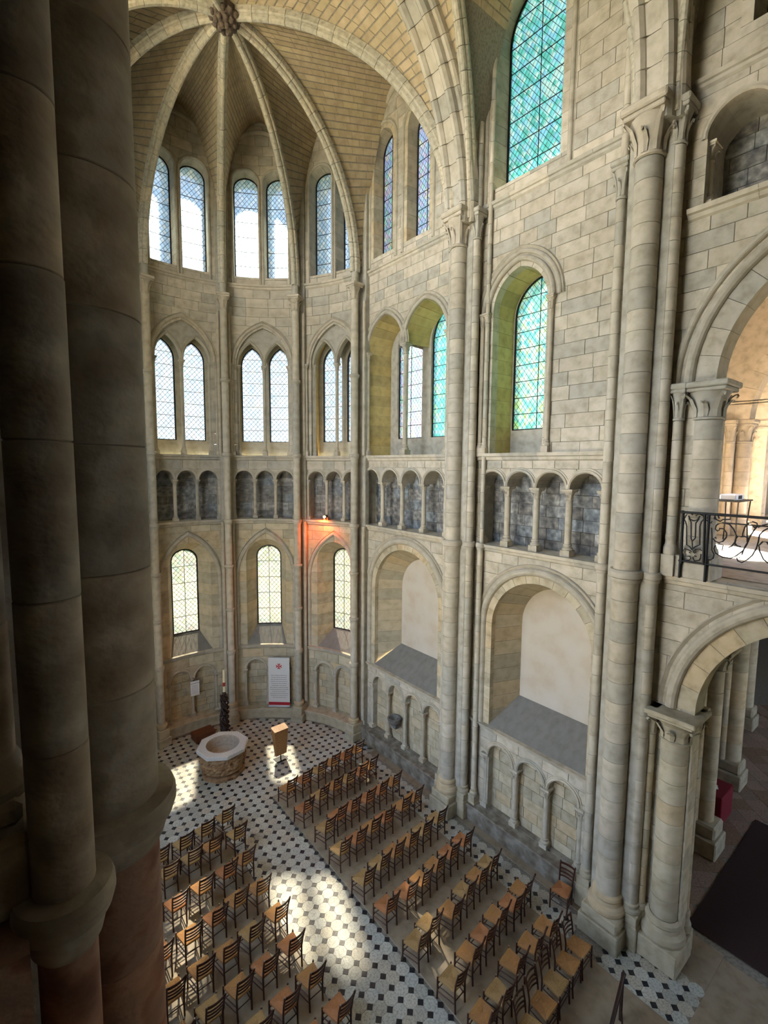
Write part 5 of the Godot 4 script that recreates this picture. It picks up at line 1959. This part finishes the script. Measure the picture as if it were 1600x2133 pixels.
var RAIL_LINES := [
		["post", [Vector2(-3.54, 9.39), Vector2(-3.51, 8.37)]],
		["post", [Vector2(-3.17, 9.37), Vector2(-3.14, 8.40)]],
		["scroll", [Vector2(-3.37, 9.32), Vector2(-3.42, 9.36), Vector2(-3.48, 9.31), Vector2(-3.51, 9.23), Vector2(-3.48, 9.17), Vector2(-3.46, 9.10), Vector2(-3.44, 8.74), Vector2(-3.38, 8.71), Vector2(-3.34, 8.65)]],
		["scroll", [Vector2(-3.32, 9.31), Vector2(-3.26, 9.35), Vector2(-3.19, 9.31), Vector2(-3.18, 9.26), Vector2(-3.22, 9.20), Vector2(-3.24, 9.12), Vector2(-3.22, 8.77), Vector2(-3.30, 8.72), Vector2(-3.34, 8.65)]],
		["scroll", [Vector2(-3.44, 9.30), Vector2(-3.41, 9.23), Vector2(-3.35, 9.21), Vector2(-3.29, 9.23), Vector2(-3.25, 9.31)]],
		["scroll", [Vector2(-3.43, 9.25), Vector2(-3.39, 9.18), Vector2(-3.37, 8.87), Vector2(-3.35, 8.83), Vector2(-3.33, 8.65)]],
		["scroll", [Vector2(-3.26, 9.26), Vector2(-3.31, 9.17), Vector2(-3.30, 8.89), Vector2(-3.34, 8.83)]],
		["scroll", [Vector2(-3.50, 8.61), Vector2(-3.47, 8.66), Vector2(-3.40, 8.65), Vector2(-3.35, 8.62), Vector2(-3.37, 8.59), Vector2(-3.39, 8.61)]],
		["scroll", [Vector2(-3.18, 8.66), Vector2(-3.21, 8.69), Vector2(-3.28, 8.67), Vector2(-3.32, 8.62), Vector2(-3.30, 8.60), Vector2(-3.27, 8.63)]],
		["scroll", [Vector2(-3.49, 8.56), Vector2(-3.47, 8.49), Vector2(-3.44, 8.44), Vector2(-3.38, 8.45), Vector2(-3.35, 8.49), Vector2(-3.37, 8.53), Vector2(-3.41, 8.52)]],
		["scroll", [Vector2(-3.19, 8.60), Vector2(-3.19, 8.53), Vector2(-3.21, 8.48), Vector2(-3.29, 8.45), Vector2(-3.32, 8.51), Vector2(-3.29, 8.55), Vector2(-3.26, 8.54)]],
		["scroll", [Vector2(-3.13, 9.27), Vector2(-3.12, 9.33), Vector2(-3.06, 9.36), Vector2(-3.01, 9.34), Vector2(-3.02, 9.28), Vector2(-3.00, 9.27)]],
		["scroll", [Vector2(-3.14, 9.25), Vector2(-3.11, 9.21), Vector2(-3.06, 9.20), Vector2(-3.05, 9.23)]],
		["scroll", [Vector2(-2.94, 9.29), Vector2(-2.96, 9.34), Vector2(-3.00, 9.37), Vector2(-3.01, 9.33), Vector2(-2.99, 9.27), Vector2(-2.92, 9.24), Vector2(-2.88, 9.28), Vector2(-2.77, 9.29)]],
		["scroll", [Vector2(-3.05, 9.11), Vector2(-3.03, 8.92), Vector2(-3.02, 8.70), Vector2(-2.98, 8.62), Vector2(-2.99, 8.55), Vector2(-3.03, 8.51), Vector2(-3.07, 8.52), Vector2(-3.09, 8.55), Vector2(-3.06, 8.56)]],
		["scroll", [Vector2(-2.92, 9.09), Vector2(-2.95, 9.06), Vector2(-2.99, 9.09), Vector2(-2.98, 9.16), Vector2(-2.95, 9.19), Vector2(-2.88, 9.22), Vector2(-2.78, 9.20), Vector2(-2.71, 9.12), Vector2(-2.66, 9.01), Vector2(-2.67, 8.90), Vector2(-2.72, 8.81), Vector2(-2.77, 8.78)]],
		["scroll", [Vector2(-2.93, 9.11), Vector2(-2.86, 9.11), Vector2(-2.81, 9.04), Vector2(-2.81, 8.96), Vector2(-2.86, 8.88), Vector2(-2.92, 8.85), Vector2(-2.98, 8.87), Vector2(-3.01, 8.91), Vector2(-2.98, 8.94), Vector2(-2.96, 8.92)]],
		["scroll", [Vector2(-2.83, 8.72), Vector2(-2.86, 8.71), Vector2(-2.85, 8.81), Vector2(-2.91, 8.83), Vector2(-2.97, 8.79), Vector2(-2.99, 8.73), Vector2(-2.96, 8.65), Vector2(-2.84, 8.59), Vector2(-2.72, 8.59), Vector2(-2.64, 8.65), Vector2(-2.55, 8.75), Vector2(-2.50, 8.87), Vector2(-2.46, 9.02), Vector2(-2.41, 9.14), Vector2(-2.37, 9.21), Vector2(-2.38, 9.26), Vector2(-2.44, 9.28), Vector2(-2.50, 9.25), Vector2(-2.55, 9.17), Vector2(-2.57, 9.06), Vector2(-2.57, 9.01)]],
		["scroll", [Vector2(-2.58, 8.82), Vector2(-2.64, 8.83), Vector2(-2.68, 8.88), Vector2(-2.67, 8.95), Vector2(-2.64, 9.00), Vector2(-2.59, 9.00), Vector2(-2.54, 9.01), Vector2(-2.49, 8.99), Vector2(-2.49, 8.91), Vector2(-2.52, 8.84), Vector2(-2.56, 8.68)]],
		["scroll", [Vector2(-2.43, 9.20), Vector2(-2.41, 9.18), Vector2(-2.38, 9.20), Vector2(-2.37, 9.23)]],
		["scroll", [Vector2(-2.58, 8.61), Vector2(-2.60, 8.64), Vector2(-2.63, 8.61), Vector2(-2.61, 8.56), Vector2(-2.55, 8.54), Vector2(-2.47, 8.61), Vector2(-2.41, 8.69), Vector2(-2.36, 8.82), Vector2(-2.34, 8.94), Vector2(-2.33, 9.06), Vector2(-2.28, 9.14), Vector2(-2.22, 9.19)]],
		["scroll", [Vector2(-2.23, 9.26), Vector2(-2.30, 9.23), Vector2(-2.36, 9.19)]],
		["scroll", [Vector2(-2.33, 8.89), Vector2(-2.31, 8.78), Vector2(-2.25, 8.65), Vector2(-2.18, 8.59)]],
		["scroll", [Vector2(-2.32, 8.89), Vector2(-2.28, 8.95), Vector2(-2.22, 8.95), Vector2(-2.19, 8.90)]]]


func railing() -> void:
	var o := thing("iron_railing", "black wrought iron railing with scrollwork in front of the gallery arch", "railing")
	var x := 10.2
	var mk := func(called: String, pts: Array, r: float) -> void:
		var q := []
		for p: Vector2 in pts:
			q.append(Vector3(x, p.y, p.x))
		var mb := MB.new()
		mb.tube(q, r, 6)
		part(o, called, mb.mesh(), mat.iron)
	mk.call("top_rail", [Vector2(-3.58, 9.36), Vector2(1.2, 9.36)], 0.026)
	mk.call("bottom_rail", [Vector2(-3.56, 8.42), Vector2(1.2, 8.42)], 0.02)
	mk.call("middle_rail", [Vector2(-2.85, 9.22), Vector2(1.2, 9.22)], 0.013)
	for z: float in [-3.53, -3.1, -1.0, 1.2]:
		mk.call("post", [Vector2(z, 8.085), Vector2(z, 9.36)], 0.026)
	for q: Array in RAIL_LINES:
		mk.call(q[0], q[1], 0.024 if q[0] == "post" else 0.0125)
		if q[0] == "scroll" and q[1][0].x > -3.1:
			mk.call("scroll", q[1].map(func(p: Vector2) -> Vector2: return Vector2(-2.0 - p.x - 2.06, p.y)), 0.0125)
	var t := thing("side_table", "slender metal table behind the railing in the gallery", "table", Vector3(16.4, 8.07, -4.45))
	var tt := MB.new()
	tt.cbox(Vector3(-0.6, 1.2, -0.35), Vector3(0.6, 1.24, 0.35), 0.006)
	part(t, "top", tt.mesh(), mat.iron)
	for i in 4:
		var lg := MB.new()
		var sx := 0.55 if i & 1 else -0.55
		var sz := 0.3 if i & 2 else -0.3
		lg.tube([Vector3(sx, 1.2, sz), Vector3(sx * 0.9, 0.6, sz * 0.9), Vector3(sx, 0.0, sz)], 0.02, 6)
		part(t, "leg", lg.mesh(), mat.iron)
	var b := thing("white_box", "white case standing on the metal table of the gallery", "box", Vector3(16.4, 9.31, -4.45))
	var b1 := MB.new()
	b1.cbox(Vector3(-0.4, 0, -0.2), Vector3(0.35, 0.16, 0.2), 0.03)
	part(b, "case", b1.mesh(), mat.paper)
	var b2 := MB.new()
	b2.cbox(Vector3(-0.2, 0.03, 0.2), Vector3(0.1, 0.13, 0.21), 0.003)
	part(b, "grille", b2.mesh(), mat.iron)


# ---------------------------------------------------------------- build
const LAMP_ENERGY := 2.2


func _ready() -> void:
	rng.seed = 7
	var cam := Camera3D.new()
	cam.name = "camera"
	cam.fov = 93.68
	cam.near = 0.05
	cam.far = 300.0
	cam.transform = Transform3D(Basis(Vector3.UP, -38.84 * DEG) * Basis(Vector3.RIGHT, -5.524 * DEG) * Basis(Vector3.BACK, 0.4665 * DEG), Vector3(0, 10.2, 0))
	add_child(cam)
	cam.current = true
	var sky_m := ProceduralSkyMaterial.new()
	sky_m.sky_top_color = Color(0.62, 0.73, 0.9)
	sky_m.sky_horizon_color = Color(0.93, 0.94, 0.95)
	sky_m.sky_curve = 0.2
	sky_m.ground_bottom_color = Color(0.35, 0.38, 0.3)
	sky_m.ground_horizon_color = Color(0.7, 0.73, 0.7)
	var sky := Sky.new()
	sky.sky_material = sky_m
	var env := Environment.new()
	env.background_mode = Environment.BG_SKY
	env.sky = sky
	env.background_energy_multiplier = 9.0
	env.tonemap_mode = Environment.TONE_MAPPER_LINEAR
	env.tonemap_exposure = 2.0
	env.sdfgi_enabled = true
	env.ssao_enabled = true
	env.ssil_enabled = true
	var we := WorldEnvironment.new()
	we.name = "environment"
	we.environment = env
	add_child(we)
	var sun := DirectionalLight3D.new()
	sun.name = "sun"
	sun.light_color = Color(1.0, 0.95, 0.84)
	sun.light_energy = 45.0
	sun.light_angular_distance = 2.0
	sun.shadow_enabled = true
	sun.sky_mode = DirectionalLight3D.SKY_MODE_LIGHT_ONLY
	add_child(sun)
	sun.look_at_from_position(Vector3(0.27, 1.0, -0.73) * 40.0, Vector3())

	materials()
	for deg: float in [-66.05, -32.55]:
		apse_bay(deg, false)
	for deg: float in [1.0, 34.55, 68.05]:
		apse_bay(deg, true)
	pane_glass = "stained"
	bay_a()
	bay_b()
	bay_c()
	pane_glass = "glass"
	left_side()
	right_side()
	floors()
	vaults()
	apse_shaft(-15.8, "left of the middle apse window")
	apse_shaft(17.8, "between the candle and the banner")
	apse_shaft(51.3, "right of the white banner")
	apse_shaft(84.8, "where the apse meets the straight wall")
	wall_pier("clustered wall pier with a thick ringed shaft between the two blocked niches", [9.95, -9.25, 0.22], [[10.16, -8.82, 0.115, 16.1, true], [10.28, -8.52, 0.075, 8.0, false], [10.2, -9.72, 0.1, 16.1, true]], Y_GAL)
	wall_pier("large pale clustered pier of banded shafts left of the open arch", [9.93, -4.42, 0.25], [[10.15, -4.02, 0.14, 16.1, true], [10.2, -5.05, 0.1, 15.6, true]], Y_GAL)
	left_pier()
	chairs()
	furniture()
	railing()
	outside()


func materials() -> void:
	var blotch := noise_tex(1, 0.012, [[0.0, Color(0.82, 0.8, 0.76)], [0.35, Color(0.92, 0.91, 0.88)], [0.6, Color(0.97, 0.96, 0.94)], [1.0, Color(1, 1, 1)]])
	var grain := noise_tex(2, 0.06, [], 512, 4)
	var fine := noise_tex(3, 0.03, [[0.0, Color(0.7, 0.68, 0.66)], [0.45, Color(0.93, 0.92, 0.9)], [1.0, Color(1, 1, 1)]])
	var stain := noise_tex(4, 0.006, [[0.0, Color(0.5, 0.38, 0.33)], [0.4, Color(0.82, 0.7, 0.62)], [0.55, Color(0.95, 0.9, 0.84)], [1.0, Color(0.8, 0.78, 0.74)]])
	var worn := noise_tex(5, 0.007, [[0.0, Color(0.62, 0.55, 0.48)], [0.38, Color(0.8, 0.76, 0.7)], [0.6, Color(0.86, 0.84, 0.8)], [0.78, Color(0.98, 0.95, 0.9)], [1.0, Color(1, 1, 1)]])
	var sooty := noise_tex(6, 0.012, [[0.0, Color(0.5, 0.5, 0.52)], [0.5, Color(0.8, 0.8, 0.8)], [0.68, Color(0.9, 0.9, 0.88)], [0.8, Color(1.25, 1.25, 1.22).clamp()], [1.0, Color(1, 1, 1)]])
	var variants := func(base: Color, tex: Texture2D, k: int, spread: float, scale := 0.5) -> Array:
		var out := []
		for i in k:
			var t := 1.0 + spread * (float(i) / (k - 1) * 2.0 - 1.0)
			var warm := rng.randf_range(-0.02, 0.02)
			out.append(std(Color(base.r * t + warm, base.g * t, base.b * t - warm), 0.88, tex, scale, grain, 0.35))
		return out
	mat.stone = variants.call(Color(0.735, 0.71, 0.645), blotch, 6, 0.05)
	mat.warm = variants.call(Color(0.76, 0.7, 0.58), blotch, 5, 0.05)
	mat.rib = variants.call(Color(0.77, 0.74, 0.65), fine, 5, 0.03)
	mat.ochres = variants.call(Color(0.74, 0.67, 0.45), blotch, 4, 0.06)
	mat.ochre = mat.ochres[1]
	mat.pink = variants.call(Color(0.78, 0.73, 0.68), blotch, 4, 0.05)
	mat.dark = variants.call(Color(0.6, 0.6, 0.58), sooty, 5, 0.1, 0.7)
	mat.worn = variants.call(Color(0.7, 0.66, 0.6), worn, 3, 0.04, 0.6)
	mat.stained_stone = variants.call(Color(0.68, 0.55, 0.47), stain, 3, 0.04, 0.6)
	mat.tile = variants.call(Color(0.76, 0.75, 0.69), fine, 4, 0.06, 1.2)
	mat.slate = variants.call(Color(0.17, 0.17, 0.18), fine, 3, 0.15, 1.2)
	for m: StandardMaterial3D in mat.tile + mat.slate:
		m.roughness = 0.38
	mat.aisle = variants.call(Color(0.6, 0.5, 0.42), fine, 4, 0.1, 1.0)
	mat.mortar = std(Color(0.58, 0.55, 0.48), 0.95, fine, 0.8)
	mat.web = std(Color(0.76, 0.69, 0.56), 0.9, blotch, 0.5, grain, 0.3)
	mat.web.vertex_color_use_as_albedo = true
	mat.boss = std(Color(0.4, 0.34, 0.28), 0.85, blotch, 1.5, grain, 0.3)
	mat.plaster = std(Color(0.78, 0.74, 0.67), 0.9, noise_tex(8, 0.008, [[0.0, Color(0.93, 0.89, 0.84)], [0.5, Color(0.98, 0.97, 0.95)], [1.0, Color(1, 1, 1)]]), 0.25)
	mat.sill = std(Color(0.5, 0.49, 0.46), 0.8, blotch, 0.6, grain, 0.3)
	mat.floor_stone = std(Color(0.58, 0.56, 0.52), 0.75, worn, 0.7, grain, 0.5)
	mat.bedding = std(Color(0.55, 0.53, 0.48), 0.8, fine, 0.8)
	mat.screed = std(Color(0.6, 0.54, 0.45), 0.6, blotch, 0.5, grain, 0.1)
	mat.carpet = std(Color(0.2, 0.11, 0.08), 0.95, fine, 2.0)
	mat.iron = std(Color(0.05, 0.045, 0.045), 0.5, null, 1.0, null, 0.0, 0.3)
	mat.lead = std(Color(0.12, 0.12, 0.13), 0.6, null, 1.0, null, 0.0, 0.2)
	mat.alu = std(Color(0.7, 0.7, 0.7), 0.4, null, 1.0, null, 0.0, 0.8)
	mat.brass = std(Color(0.7, 0.6, 0.35), 0.4, null, 1.0, null, 0.0, 0.8)
	var streak := noise_tex(9, 0.03, [[0.0, Color(0.6, 0.55, 0.5)], [1.0, Color(1, 1, 1)]])
	mat.wood = std(Color(0.34, 0.19, 0.12), 0.45, streak, 2.0)
	mat.wood_pale = std(Color(0.6, 0.5, 0.4), 0.4)
	mat.dark_wood = std(Color(0.24, 0.15, 0.1), 0.55, streak, 2.0)
	mat.red_wood = std(Color(0.5, 0.27, 0.13), 0.5, streak, 2.0)
	mat.pale_wood = std(Color(0.74, 0.55, 0.33), 0.5, streak, 1.5)
	mat.rush2 = std(Color(0.8, 0.55, 0.33), 0.75, streak, 4.0)
	mat.rush3 = std(Color(0.78, 0.64, 0.4), 0.75, streak, 4.0)
	mat.rush = [std(Color(0.84, 0.63, 0.36), 0.75, streak, 5.0), std(Color(0.78, 0.57, 0.32), 0.75, streak, 5.0)]
	mat.font_rim = std(Color(0.84, 0.83, 0.8), 0.6, fine, 2.0, grain, 0.2)
	mat.font_in = std(Color(0.68, 0.62, 0.55), 0.8, blotch, 1.5)
	mat.font_body = std(Color(0.66, 0.56, 0.42), 0.85, stain, 1.2, grain, 0.4)
	mat.wax = std(Color(0.9, 0.84, 0.66), 0.5)
	mat.red_paint = std(Color(0.6, 0.15, 0.08), 0.6)
	mat.red_cloth = std(Color(0.5, 0.04, 0.11), 0.85, fine, 2.0)
	mat.paper = std(Color(0.9, 0.9, 0.9), 0.7)
	mat.gravel = std(Color(0.5, 0.5, 0.49), 0.95, blotch, 0.2)
	mat.lawn = std(Color(0.48, 0.5, 0.4), 0.95, blotch, 0.1)
	mat.bark = std(Color(0.3, 0.25, 0.2), 0.9)
	mat.leaf = std(Color(1, 1, 1), 0.7)
	mat.leaf.vertex_color_use_as_albedo = true
	mat.leaf.backlight_enabled = true
	mat.leaf.backlight = Color(0.6, 0.6, 0.5)
	mat.leaf.cull_mode = BaseMaterial3D.CULL_DISABLED
	mat.bulb = std(Color(1, 0.8, 0.6), 0.5)
	mat.bulb.emission_enabled = true
	mat.bulb.emission = Color(1.0, 0.72, 0.45)
	mat.bulb.emission_energy_multiplier = 12.0
	var g := StandardMaterial3D.new()
	g.albedo_color = Color(1, 1, 1, 0.93)
	g.transparency = BaseMaterial3D.TRANSPARENCY_ALPHA
	g.roughness = 0.12
	g.vertex_color_use_as_albedo = true
	g.backlight_enabled = true
	g.backlight = Color(1, 1, 1)
	g.cull_mode = BaseMaterial3D.CULL_DISABLED
	mat.glass = g
	mat.stained = g.duplicate()
	mat.stained.albedo_color = Color(1, 1, 1, 0.97)
	var cg := StandardMaterial3D.new()
	cg.albedo_color = Color(0.9, 0.95, 0.95, 0.06)
	cg.transparency = BaseMaterial3D.TRANSPARENCY_ALPHA
	cg.roughness = 0.05
	cg.cull_mode = BaseMaterial3D.CULL_DISABLED
	mat.clear_glass = cg
